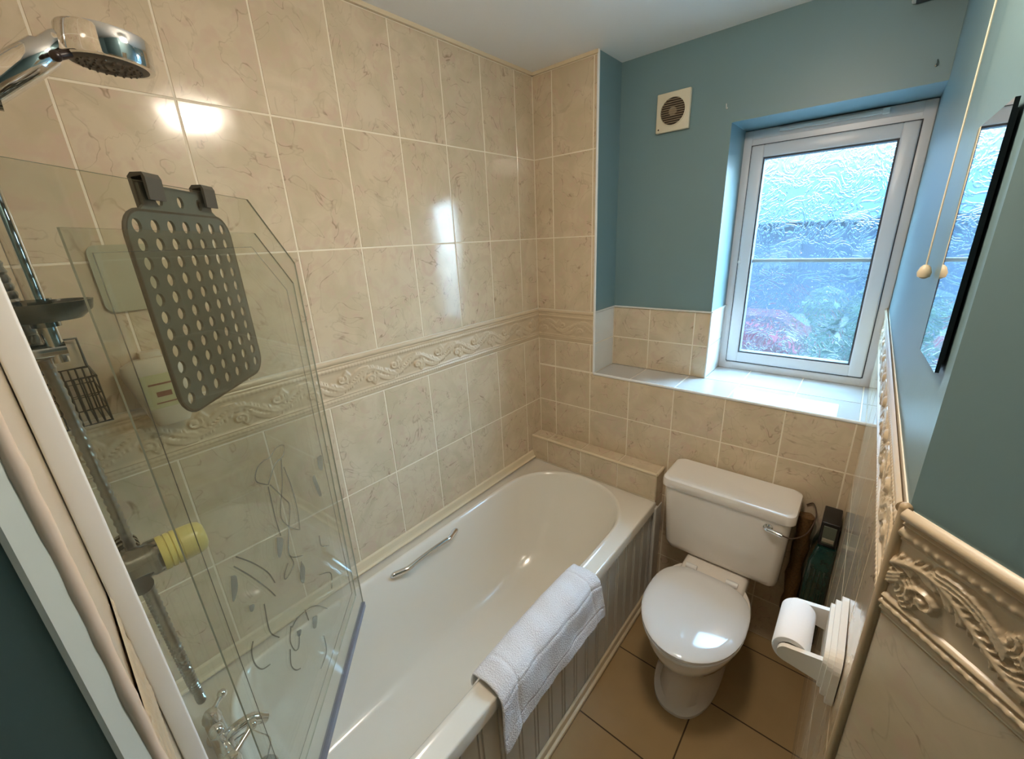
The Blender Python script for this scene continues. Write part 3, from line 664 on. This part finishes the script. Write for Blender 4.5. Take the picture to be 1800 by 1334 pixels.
hd = [(0.371, -1.528, 1.957), (0.370, -1.540, 1.953), (0.368, -1.552, 1.944), (0.3675, -1.556, 1.941), (0.364, -1.580, 1.922), (0.360, -1.605, 1.902), (0.354, -1.635, 1.876), (0.349, -1.668, 1.848)]
b = MB(); b.tube(hd, [0.016, 0.0155, 0.0150, 0.0185, 0.0195, 0.0190, 0.017, 0.012], 28); obj('handle', b, M_chrome, hs)
b = MB(); b.tube([HC+Vector((0.020, -0.043, -0.001)), HC+Vector((0.026, -0.056, -0.008))], 0.0055, 10); b.ball(HC+Vector((0.027, -0.058, -0.009)), 0.0065); obj('selector_tab', b, mat('dark_brown_tab', rgb(40,26,22), 0.3), hs)

hose = [(0.3475, -1.672, 1.844), (0.344, -1.682, 1.80), (0.320, -1.676, 1.66), (0.312, -1.667, 1.50), (0.318, -1.6625, 1.30), (0.330, -1.659, 1.10), (0.335, -1.655, 0.92), (0.328, -1.652, 0.81), (0.308, -1.652, 0.772), (0.282, -1.656, 0.81), (0.270, -1.660, 0.92), (0.279, -1.663, 1.04), (0.29, -1.664, 1.100)]
b = MB(); hp = catmull(hose, 40); b.tube(hp, [0.0078+0.0011*math.sin(i*2.2) for i in range(len(hp))], 10)
tag(obj('shower_hose', b, M_hose), 'long ribbed chrome shower hose hanging in a loop behind the screen', 'hose')

vl = thing('shower_valve', 'chrome shower valve on the end wall with a pale yellow ribbed knob', 'shower valve', (0.35, -1.66, 1.17))
KC = Vector((0.372, YN, 1.176)); ka = (0.0, 1.0, 0.0)
b = MB(); b.lathe(KC+Vector((0,0.001,0)), ka, [(0.045, 0), (0.045, 0.006), (0.034, 0.012), (0.029, 0.014), (0.029, 0.045), (0.031, 0.048), (0.031, 0.062), (0.027, 0.066)], 36); obj('chrome_collar', b, M_darkchrome, vl)
b = MB(); pr_ = [(0.026, 0.060), (0.030, 0.062)]
for k in range(3): h = 0.066+k*0.009; pr_ += [(0.0315, h), (0.0315, h+0.006), (0.0295, h+0.0072), (0.0295, h+0.0085)]
pr_ += [(0.031, 0.094), (0.030, 0.118), (0.027, 0.126), (0.020, 0.131), (0.0, 0.132)]
b.lathe(KC, ka, pr_, 36); obj('yellow_knob', b, M_yellow, vl)
b = MB(); b.tube([(0.22, -1.668, 1.150), (0.40, -1.668, 1.150)], 0.017, 16); b.tube([(0.29, -1.664, 1.15), (0.29, -1.662, 1.105)], 0.012, 14)
for x in (0.235, 0.25, 0.268): b.tube([(x-0.004, -1.668, 1.150), (x+0.004, -1.668, 1.150)], 0.0215, 20)
obj('valve_body', b, M_darkchrome, vl)

# bath filler tap on the tub end
tp = thing('bath_mixer_tap', 'chrome bath mixer tap with lever handles on the tub end', 'tap', (0.29, -1.64, ZR))
b = MB()
for x in (0.215, 0.365):
    b.lathe((x, -1.645, ZR+0.004), (0,0,1), [(0.026, 0), (0.026, 0.006), (0.016, 0.012), (0.016, 0.05)], 24)
b.tube([(0.20, -1.645, ZR+0.055), (0.38, -1.645, ZR+0.055)], [0.019, 0.019], 20)
b.ball((0.20, -1.645, ZR+0.055), 0.021); b.ball((0.38, -1.645, ZR+0.055), 0.021)
obj('mixer_body', b, M_chrome, tp)
b = MB(); b.tube(catmull([(0.29, -1.645, ZR+0.06), (0.292, -1.62, ZR+0.075), (0.295, -1.585, ZR+0.072), (0.297, -1.56, ZR+0.045)]), 0.013, 16); obj('spout', b, M_chrome, tp)
b = MB(); b.tube([(0.29, -1.645, ZR+0.06), (0.29, -1.65, ZR+0.095)], [0.016, 0.012], 16); b.ball((0.285, -1.648, ZR+0.10), 0.016); obj('diverter', b, M_chrome, tp)
for x, tx, ty, tz in ((0.222, 0.195, -1.612, 0.098), (0.365, 0.335, -1.59, 0.098)):
    b = MB(); b.lathe((x, -1.645, ZR+0.06), (0,0,1), [(0.017, 0), (0.019, 0.02), (0.015, 0.035), (0.006, 0.04)], 20)
    b.tube([(x, -1.645, ZR+0.088), ((x+tx)/2, (ty-1.645)/2, ZR+(0.088+tz)/2), (tx, ty, ZR+tz)], [0.008, 0.006, 0.007], 12); b.ball((tx, ty, ZR+tz), 0.011); obj('lever_handle', b, M_chrome, tp)
# plug on chain
pg = thing('bath_plug', 'grey bath plug lying on the tub end with its thin chain', 'plug', (0.37, -1.595, ZR))
b = MB(); b.lathe((0.385, -1.598, ZR+0.004), (0.2,0.3,1), [(0.018, 0), (0.023, 0.012), (0.023, 0.016), (0.0, 0.018)], 24); obj('stopper', b, mat('grey_rubber_plug', rgb(110,114,112), 0.4), pg)
b = MB(); b.tube(catmull([(0.385, -1.598, ZR+0.024), (0.35, -1.57, ZR+0.035), (0.31, -1.58, ZR+0.03), (0.28, -1.60, ZR+0.03), (0.27, -1.66, ZR+0.02)]), 0.0018, 6); obj('chain', b, M_chrome, pg)

# wire basket, bottle and grey panel fixed to the tiles
wb = thing('wire_shower_basket', 'small dark wire basket in the corner behind the shower rail', 'basket', (0.08, -1.645, 1.36))
b = MB(); X0, X1_, Y0_, Y1_ = 0.012, 0.13, -1.69+0.004, -1.612
for z, r in ((1.37, 0.0022), (1.40, 0.0014), (1.43, 0.0014), (1.463, 0.0026)): b.tube([(X0, Y0_, z), (X1_, Y0_, z), (X1_, Y1_, z), (X0, Y1_, z)], r, 6, closed=True)
for k in range(8):
    y = Y0_+(Y1_-Y0_)*k/7
    b.tube([(X0, y, 1.463), (X0, y, 1.37), (X1_, y, 1.37), (X1_, y, 1.463)], 0.0014, 6)
obj('wire_tray', b, M_wire, wb)
b = MB(); b.tube([(0.012, Y1_-0.002, 1.463), (0.012, Y1_-0.002, 1.525), (0.012, Y0_+0.006, 1.525), (0.012, Y0_+0.006, 1.463)], 0.0025, 8); obj('back_frame', b, M_wire, wb)
bt = thing('shampoo_bottle', 'pale squeeze bottle with a small label fixed to tiles behind the rubber mat', 'bottle', (0.03, -1.51, 1.31))
b = MB(); rings = []
for z, y0, y1, t in ((1.30, -1.538, -1.475, 0.016), (1.315, -1.546, -1.468, 0.022), (1.38, -1.560, -1.462, 0.024), (1.43, -1.572, -1.456, 0.024), (1.448, -1.568, -1.462, 0.020), (1.460, -1.545, -1.475, 0.012)):
    cy, hy = (y0+y1)/2, (y1-y0)/2; rings.append([(0.028+t*math.copysign(abs(math.cos(a))**0.7, math.cos(a)), cy+hy*math.copysign(abs(math.sin(a))**0.7, math.sin(a)), z) for a in [2*PI*k/32 for k in range(32)]])
b.loft(rings, True, True, True); obj('bottle_body', b, M_bottlew, bt)
b = MB(); b.box(0.050, 0.0530, -1.545, -1.480, 1.345, 1.425, 0.001); lb = obj('bottle_label', b, M_label, bt)
b = MB(); b.box(0.0531, 0.0536, -1.525, -1.497, 1.372, 1.384); b.box(0.0531, 0.0536, -1.535, -1.49, 1.400, 1.404); b.box(0.0531, 0.0536, -1.53, -1.486, 1.356, 1.359); obj('label_print', b, M_labelred, lb)
b = MB(); b.box(0.0025, 0.028, -1.53, -1.49, 1.452, 1.474, 0.003); obj('hanger', b, M_bottlew, bt)
b = MB(); q = rounded(-1.553, -1.440, 1.566, 1.706, 0.018); b.prism([(0.0005, y, z) for y, z in q], (0.006, 0, 0)); 
tag(obj('plastic_panel', b, mat('grey_green_panel', rgb(176,172,146), 0.3)), 'grey-green rounded plastic sheet stuck on the tiles left of the rubber mat', 'bath sheet')

# ------------------------------------------------------------------ towel over the bath rim
tw = thing('folded_towel', 'folded white terry towel draped over the bath rim', 'towel', (0.66, -0.9, ZR))
NU, NV = 90, 60
Y0t, Y1t = -1.155, -0.622
def towel_point(u, v):
    # u along y (0 near camera), v across: 0 = inside edge, 1 = outside hem
    y = Y0t+(Y1t-Y0t)*u
    drop = 0.150-0.006*math.cos(u*PI)+0.022*math.exp(-((u-0.02)/0.05)**2)+0.022*math.exp(-((u-1)/0.06)**2)
    zt = ZR+0.009+0.016*math.sin(PI*min(max(u*1.02, 0), 1))**0.6
    path = [(0.606, ZR-0.030), (0.604, ZR-0.012), (0.610, ZR+0.010), (0.622, zt), (0.655, zt+0.007), (0.690, zt+0.002), (0.706, zt-0.014), (0.712, zt-0.04), (0.716+0.004*math.sin(u*7), ZR-drop*0.6), (0.722+0.006*math.sin(u*9+1), ZR-drop)]
    d = [0]
    for i in range(1, len(path)): d.append(d[-1]+math.hypot(path[i][0]-path[i-1][0], path[i][1]-path[i-1][1]))
    t = v*d[-1]; i = 1
    while i < len(d)-1 and d[i] < t: i += 1
    k = (t-d[i-1])/(d[i]-d[i-1]); x = path[i-1][0]+(path[i][0]-path[i-1][0])*k; z = path[i-1][1]+(path[i][1]-path[i-1][1])*k
    x -= 0.010*math.sin(PI*u)*max(0, 0.5-v)*2
    w_ = 0.0022*math.sin(9*u+4*v)+0.0016*math.sin(23*u-7*v+1)+0.0012*math.sin(41*u+11*v)
    # woven bands framing the cloth
    for c in (0.13, 0.885):
        w_ -= 0.0035*math.exp(-((u-c)/0.010)**2)
    for c in (0.52, 0.86):
        if 0.0 < u < 1: w_ -= 0.0028*math.exp(-((v-c)/0.012)**2)
    for c in (0.55, 0.83): w_ += 0.0012*math.exp(-((v-c)/0.01)**2)
    if v > 0.55: w_ += 0.005*math.sin(u*14+1.0)*(v-0.55)*math.sin(v*9)
    y += 0.010*math.sin(v*5)*(1 if u < 0.5 else -1)*abs(u-0.5)*2 + (0.010*(v-0.6) if u > 0.9 else 0)
    nx, nz = (0.3, 1) if v < 0.45 else (1, 0.2)
    return x+w_*nx, y, z+w_*nz
grid = [[towel_point(i/(NU-1), j/(NV-1)) for j in range(NV)] for i in range(NU)]
b = MB(); b.add([p for r in grid for p in r], [(i*NV+j, (i+1)*NV+j, (i+1)*NV+j+1, i*NV+j+1) for i in range(NU-1) for j in range(NV-1)], True)
to = obj('cloth', b, M_towel, tw)
sm = to.modifiers.new('thick', 'SOLIDIFY'); sm.thickness = 0.007; sm.offset = 1
ss_ = to.modifiers.new('s', 'SUBSURF'); ss_.levels = 1; ss_.render_levels = 1

# ------------------------------------------------------------------ toilet
wc = thing('toilet', 'white close-coupled toilet with closed lid against the tiled far wall', 'toilet', (0.985, -0.35, 0))
tcx = 0.978
def egg(z, a, yb, yf, cx=tcx, n=48, pw=2.0, bw=2.6):
    ym = yb+(yf-yb)*0.46; pts = []
    for k in range(n):
        th = 2*PI*k/n; c, s = math.cos(th), math.sin(th)
        if s >= 0: e_ = 2/bw; pts.append((cx+a*math.copysign(abs(c)**e_, c), ym+(yb-ym)*abs(s)**e_, z))
        else: e_ = 2/pw; pts.append((cx+a*math.copysign(abs(c)**e_, c), ym+(yf-ym)*abs(s)**e_, z))
    return pts
b = MB(); b.loft([egg(0.0, 0.113, -0.10, -0.545, pw=2.4, cx=tcx-0.014), egg(0.012, 0.113, -0.10, -0.545, pw=2.4, cx=tcx-0.014), egg(0.03, 0.103, -0.11, -0.530, cx=tcx-0.012), egg(0.12, 0.095, -0.12, -0.515, cx=tcx-0.010), egg(0.20, 0.100, -0.12, -0.520, cx=tcx-0.006),
    egg(0.265, 0.128, -0.14, -0.575), egg(0.32, 0.150, -0.16, -0.632), egg(0.365, 0.160, -0.17, -0.652), egg(0.392, 0.162, -0.18, -0.656), egg(0.398, 0.158, -0.185, -0.652), egg(0.398, 0.05, -0.3, -0.5)], True, True, True); obj('pan', b, M_ceram, wc)
b = MB(); b.box(tcx-0.112, tcx+0.118, -0.285, -0.03, 0.33, 0.415, 0.018); obj('pan_shelf', b, M_ceram, wc)
b = MB(); b.loft([egg(0.3995, 0.160, -0.262, -0.655, bw=3), egg(0.402, 0.164, -0.258, -0.661, bw=3), egg(0.411, 0.165, -0.258, -0.662, bw=3), egg(0.414, 0.161, -0.262, -0.658, bw=3)], True, True, True); obj('seat', b, M_seat, wc)
b = MB(); b.loft([egg(0.4155, 0.158, -0.268, -0.655, bw=3), egg(0.4175, 0.164, -0.262, -0.663, bw=3), egg(0.427, 0.165, -0.262, -0.664, bw=3), egg(0.433, 0.158, -0.268, -0.656, bw=3), egg(0.437, 0.13, -0.30, -0.62), egg(0.4385, 0.08, -0.35, -0.56), egg(0.439, 0.02, -0.42, -0.48)], True, True, True); obj('lid', b, M_seat, wc)
for dx in (-0.07, 0.075):
    b = MB(); b.tube([(tcx+dx-0.02, -0.252, 0.425), (tcx+dx+0.02, -0.252, 0.425)], 0.010, 14); b.box(tcx+dx-0.014, tcx+dx+0.014, -0.262, -0.236, 0.412, 0.428, 0.003); obj('hinge', b, M_seat, wc)
def rrect(x0, x1, y0, y1, z, r, n=6):
    pts = []
    for cx, cy, a0 in ((x1-r, y1-r, 0), (x0+r, y1-r, 90), (x0+r, y0+r, 180), (x1-r, y0+r, 270)):
        for k in range(n+1): a = math.radians(a0+90*k/n); pts.append((cx+r*math.cos(a), cy+r*math.sin(a), z))
    return pts
b = MB(); b.loft([rrect(0.795, 1.165, -0.175, -0.02, 0.418, 0.03), rrect(0.780, 1.180, -0.188, -0.012, 0.428, 0.034), rrect(0.772, 1.184, -0.193, -0.010, 0.45, 0.034), rrect(0.757, 1.192, -0.200, -0.010, 0.708, 0.03)], True, True, True); obj('cistern', b, M_ceram, wc)
b = MB(); b.loft([rrect(0.753, 1.197, -0.203, -0.008, 0.708, 0.03), rrect(0.747, 1.203, -0.208, -0.007, 0.714, 0.032), rrect(0.747, 1.203, -0.208, -0.007, 0.738, 0.032), rrect(0.750, 1.200, -0.205, -0.008, 0.746, 0.030), rrect(0.759, 1.191, -0.196, -0.013, 0.750, 0.026), rrect(0.764, 1.186, -0.191, -0.018, 0.749, 0.024)], True, True, True); obj('cistern_lid', b, M_ceram, wc)
b = MB(); b.lathe((1.128, -0.2, 0.682), (0,-1,0), [(0.015, 0), (0.015, 0.006), (0.010, 0.009), (0.008, 0.016)], 20); b.tube([(1.128, -0.216, 0.682), (1.15, -0.222, 0.684), (1.172, -0.222, 0.680)], [0.008, 0.007, 0.009], 12); obj('flush_lever', b, M_chrome, wc)
b = MB(); b.lathe((1.068, -0.375, 0.215), (1,-0.6,0), [(0.008, 0), (0.008, 0.004), (0, 0.005)], 14); obj('fixing_cap', b, mat('dark_brown_cap', rgb(50,28,20), 0.5), wc)
# cable beside the cistern
b = MB(); b.tube(catmull([(1.166, -0.205, 0.672), (1.20, -0.19, 0.662), (1.235, -0.14, 0.668), (1.25, -0.07, 0.70), (1.235, -0.012, 0.715), (1.215, -0.007, 0.70)]), 0.0022, 6); tag(obj('thin_cable', b, mat('brown_cable', rgb(84,66,52), 0.5)), 'thin dark cable curling off the right side of the cistern', 'cable')

# dark green container between cistern and right wall
gc = thing('green_container', 'slim dark green container with black framed top between cistern and right wall', 'container', (1.285, -0.085, 0.22))
b = MB(); b.loft([rrect(1.255, 1.318, -0.160, -0.02, 0.22, 0.012), rrect(1.248, 1.3215, -0.168, -0.012, 0.24, 0.012), rrect(1.254, 1.3215, -0.165, -0.012, 0.58, 0.012), rrect(1.268, 1.3215, -0.150, -0.012, 0.64, 0.010)], True, True, True)
for k in range(4): b.tube([(1.262+0.014*k, -0.169, 0.26), (1.266+0.013*k, -0.166, 0.56)], 0.003, 6)
obj('container_body', b, M_greenglass, gc)
b = MB(); b.box(1.268, 1.318, -0.142, -0.030, 0.642, 0.735, 0.004); tpc = obj('framed_top', b, M_black, gc)
b = MB(); b.box(1.276, 1.311, -0.1445, -0.1415, 0.655, 0.722, 0.001); obj('top_window', b, M_greenlabel, tpc)
b = MB(); b.box(1.278, 1.309, -0.1455, -0.1440, 0.662, 0.676, 0.0005); obj('top_strip', b, mat('pale_grey_strip', rgb(150,140,120), 0.4), tpc)

# speckled brown bag behind the container
bgm = mat('speckled_brown_paper', rgb(112,80,44), 0.45, var=(160, 0.7), bump=(90, 0.8, 0.004))
b = MB(); rg = []
for k in range(11):
    z = 0.22+0.45*k/10; wv = 0.004*math.sin(k*2.1)
    rg.append([(1.222+(0.024+wv)*math.cos(a)*(1+0.12*math.sin(3*a+k)), -0.030+(0.022)*math.sin(a)*(1+0.1*math.sin(5*a+2*k)), z) for a in [2*PI*i/28 for i in range(28)]])
b.loft(rg, True, True, True); tag(obj('paper_bag', b, bgm), 'speckled brown crumpled bag between the cistern and green container', 'bag')

# toilet roll holder and roll
th_ = thing('toilet_roll_holder', 'white plastic two-armed toilet roll holder on the tiled right wall', 'toilet roll holder', (WX(-0.9), -0.895, 0.955))
RXc, RZc = 1.258, 0.955
b = MB(); xw = WX(-0.9)-0.005
for t0, t1, m_ in ((0.0, 0.010, 0.0), (0.010, 0.018, 0.008), (0.018, 0.024, 0.016)):
    q = rounded(-0.985+m_, -0.805-m_, 0.900+m_, 1.012-m_, 0.028-m_*0.5); b.prism([(xw-t0, y, z) for y, z in q], (-(t1-t0), 0, 0))
obj('back_plate', b, M_plastic, th_)
for yy in (-0.9625, -0.838):
    b = MB(); q = []
    for k in range(13): a = math.radians(90+15*k); q.append((RXc-0.002+0.0165*math.cos(a), yy, RZc+0.0165*math.sin(a)))
    q += [(xw-0.012, yy, RZc-0.026), (xw-0.012, yy, RZc+0.026)]
    b.prism(q, (0, 0.009, 0)); obj('arm', b, M_plastic, th_)
b = MB(); b.tube([(RXc, -0.955, RZc), (RXc, -0.83, RZc)], 0.007, 14); obj('spindle', b, M_plastic, th_)
tr = thing('toilet_roll', 'nearly used white toilet paper roll on the wall holder', 'toilet roll', (RXc, -0.9, RZc))
b = MB(); b.lathe((RXc, -0.952, RZc), (0,1,0), [(0.0185, 0.0), (0.0275, 0.0), (0.0285, 0.002), (0.0285, 0.106), (0.0275, 0.108), (0.0185, 0.108), (0.0185, 0.0)], 40, cap=False); obj('paper', b, M_paper, tr)
b = MB(); b.lathe((RXc, -0.952, RZc), (0,1,0), [(0.0184, 0.0), (0.0184, 0.108), (0.0172, 0.108), (0.0172, 0.0), (0.0184, 0.0)], 32, cap=False); obj('cardboard_core', b, M_card, tr)

# mirror on right wall
mr = thing('wall_mirror', 'small frameless mirror on the right wall reflecting the window', 'mirror', (1.33, -0.94, 1.64))
mN = Vector((-1, 0.008, 0)).normalized()
q = [(-1.043, 1.516), (-1.043, 1.776), (-0.80, 1.784), (-0.835, 1.495)]
mx_ = lambda y: 1.3255+0.008*(y+1.04)
b = MB(); b.cur = 0; P = [Vector((mx_(y), y, z)) for y, z in q]; Q = [p+Vector((0.0035, 0, 0)) for p in P]
b.add(P, [(0,1,2,3)]); b.cur = 1; b.add(P+Q, [(4,7,6,5)]+[(i, (i+1) % 4, 4+(i+1) % 4, 4+i) for i in range(4)]); obj('mirror_glass', b, [M_mirror, M_darkedge], mr)
b = MB(); b.prism([(1.3290, -1.036, 1.525), (1.3290, -1.036, 1.768), (1.3290, -0.84, 1.768), (1.3290, -0.86, 1.510)], (0.0020, 0, 0)); obj('backing', b, M_darkedge, mr)

# pull cord
CX, CY = 1.3191, -0.70
pc = thing('light_pull_cord', 'cream pull cord hanging from the ceiling beside the mirror', 'pull cord', (CX, CY, ZT))
b = MB(); b.tube([(CX, CY, 1.60), (CX, CY, ZT-0.012)], 0.0013, 6); obj('cord', b, M_cord, pc)
b = MB(); b.lathe((CX, CY, 1.583), (0,0,1), [(0.003, 0), (0.0080, 0.003), (0.0092, 0.010), (0.0065, 0.018), (0.003, 0.022)], 16); obj('cord_toggle', b, mat('yellowed_toggle', rgb(206,190,160), 0.4), pc)
b = MB(); b.lathe((CX-0.014, CY, ZT-0.0305), (0,0,1), [(0.020, 0), (0.024, 0.004), (0.024, 0.030)], 24); obj('ceiling_switch', b, M_fan, pc)

# extractor fan
ef = thing('extractor_fan', 'square yellowed white extractor fan with round grille on the blue wall', 'extractor fan', (0.55, 0.19, 2.05))
b = MB(); b.box(0.485, 0.6145, 0.172, 0.1895, 2.050, 2.186, 0.004); fb = obj('fan_cover', b, M_fan, ef)
b = MB(); b.lathe((0.551, 0.1722, 2.118), (0,-1,0), [(0.047, 0), (0.0465, 0.0012), (0.0, 0.0012)], 40); obj('grille_cavity', b, M_fandark, ef)
b = MB(); b.lathe((0.551, 0.1705, 2.118), (0,-1,0), [(0.016, 0), (0.015, 0.003), (0, 0.004)], 24)
for k in range(-5, 6):
    z = k*0.0078; hw = math.sqrt(max(0.0464**2-z*z, 0)); b.box(0.551-hw, 0.551+hw, 0.1655, 0.1712, 2.118+z-0.0014, 2.118+z+0.0014)
obj('grille_slats', b, M_fanslat, ef)
b = MB(); b.lathe((0.551, 0.1725, 2.118), (0,-1,0), [(0.047, 0), (0.050, 0.0), (0.050, 0.004), (0.047, 0.005), (0.0465, 0.0)], 40, cap=False); obj('grille_ring', b, M_fan, ef)
b = MB(); b.lathe((0.497, 0.1722, 2.062), (0,-1,0), [(0.003, 0), (0.003, 0.0012), (0, 0.0015)], 10); obj('screw', b, M_fandark, ef)

# heater / cabinet corner at the very top and small hooks
hb = thing('wall_fan_heater', 'white box unit high on the blue wall above the window', 'heater', (1.255, 0.12, 2.24))
b = MB(); b.box(1.206, 1.315, 0.085, 0.19, 2.249, 2.325, 0.006); obj('casing', b, M_white, hb)
b = MB(); b.box(1.216, 1.308, 0.095, 0.182, 2.2465, 2.2495); obj('underside_grille', b, M_gasket, hb)
for (x, z), lb_ in (((0.743, 2.092), 'tiny white wall plug on the blue wall left above the window'), ((1.290, 2.085), 'tiny metal hook on the blue wall above the window right corner')):
    b = MB(); b.lathe((x, 0.1895, z), (0,-1,0), [(0.0035, 0), (0.0035, 0.003), (0.0015, 0.004), (0.0015, 0.010)], 10); b.tube([(x, 0.180, z), (x+0.001, 0.176, z+0.005), (x, 0.178, z+0.012)], 0.0015, 6)
    tag(obj('wall_hook', b, M_white if x < 1 else M_darkchrome), lb_, 'hook')

# ceiling lamp
cl = thing('ceiling_light', 'round opal ceiling light over the middle of the bathroom', 'ceiling light', LAMP)
b = MB(); b.lathe((LAMP[0], LAMP[1], ZT), (0,0,-1), [(0.065, 0.0), (0.065, 0.02), (0.03, 0.03), (0.03, 0.07), (0.11, 0.085), (0.113, 0.10), (0.10, 0.104)], 40); obj('lamp_base', b, M_white, cl)
b = MB(); b.lathe((LAMP[0], LAMP[1], ZT-0.102), (0,0,-1), [(0.105, 0.0), (0.108, 0.02), (0.10, 0.045), (0.075, 0.064), (0.04, 0.074), (0.0, 0.077)], 40)
obj('opal_dome', b, mat('glowing_opal_glass', (0.9,0.9,0.88,1), 0.3, emis=((*LAMP_COL, 1), LAMP_STRENGTH)), cl)

# ------------------------------------------------------------------ outside the window
M_pave = mat('pale_paving', rgb(104,108,108), 0.85, var=(0.8, 0.25))
b = MB(); b.box(-40, 40, 1.2, 90, -2.75, -2.65); g_ = obj('ground_outside', b, M_pave); g_['kind'] = 'structure'
M_brick = mat('grey_brick', rgb(60,70,84), 1.0, spec=0.0, var=(0.8, 0.35)); M_roof = mat('slate_roof', rgb(62,76,92), 1.0, spec=0.0, var=(0.6, 0.35))
hs_ = thing('terraced_house', 'grey brick house blurred behind the upper obscured glass', 'house', (-3, 26, -2.65))
b = MB(); b.box(-14, 9, 24, 32, -2.65, 1.8); obj('house_walls', b, M_brick, hs_)
b = MB(); b.prism([(-14.4, 23.5, 1.8), (-14.4, 32.5, 1.8), (-14.4, 28, 4.0)], (23.8, 0, 0)); obj('house_roof', b, M_roof, hs_)
for x in (-10, -6.5, -3, 0.5, 4):
    b = MB(); b.box(x, x+1.3, 23.9, 24.05, -0.4, 0.9); b.box(x+0.1, x+1.2, 23.88, 23.9, -0.3, 0.8); obj('house_window', b, mat('house_glass', rgb(70,82,90), 0.4), hs_)
hg = thing('garden_hedge', 'green garden hedge seen blurred through the lower right glass', 'hedge', (2.6, 14, -2.65))
b = MB()
rnd = random.Random(3)
for k in range(60):
    b.ball((rnd.uniform(0.3, 6.5), 13.2+rnd.uniform(-0.6, 0.6), -2.0+rnd.uniform(-0.4, 1.6)), rnd.uniform(0.35, 0.6), n=8)
b.box(0.3, 6.5, 12.8, 13.6, -2.65, -1.4)
obj('hedge_foliage', b, mat('hedge_leaves', rgb(46,64,56), 0.9, var=(3, 0.5), bump=(8, 1.0, 0.2)), hg)
car = thing('parked_car', 'red parked car seen blurred through the lower left of the window', 'car', (-2.0, 15.5, -2.65))
b = MB(); cp = [(-4.1, -2.35), (-4.1, -1.85), (-3.2, -1.72), (-2.5, -1.25), (-1.0, -1.25), (-0.3, -1.75), (0.1, -1.85), (0.1, -2.35)]
b.prism([(x, 14.7, z) for x, z in cp], (0, 1.6, 0)); obj('car_body', b, mat('red_car_paint', rgb(84,42,50), 0.9, spec=0.05), car)
for x in (-3.3, -0.7):
    for y in (14.68, 16.12):
        b = MB(); b.lathe((x, y, -2.34), (0,1,0), [(0.30, 0), (0.31, 0.03), (0.31, 0.15), (0.30, 0.18)], 20); obj('wheel', b, M_black, car)
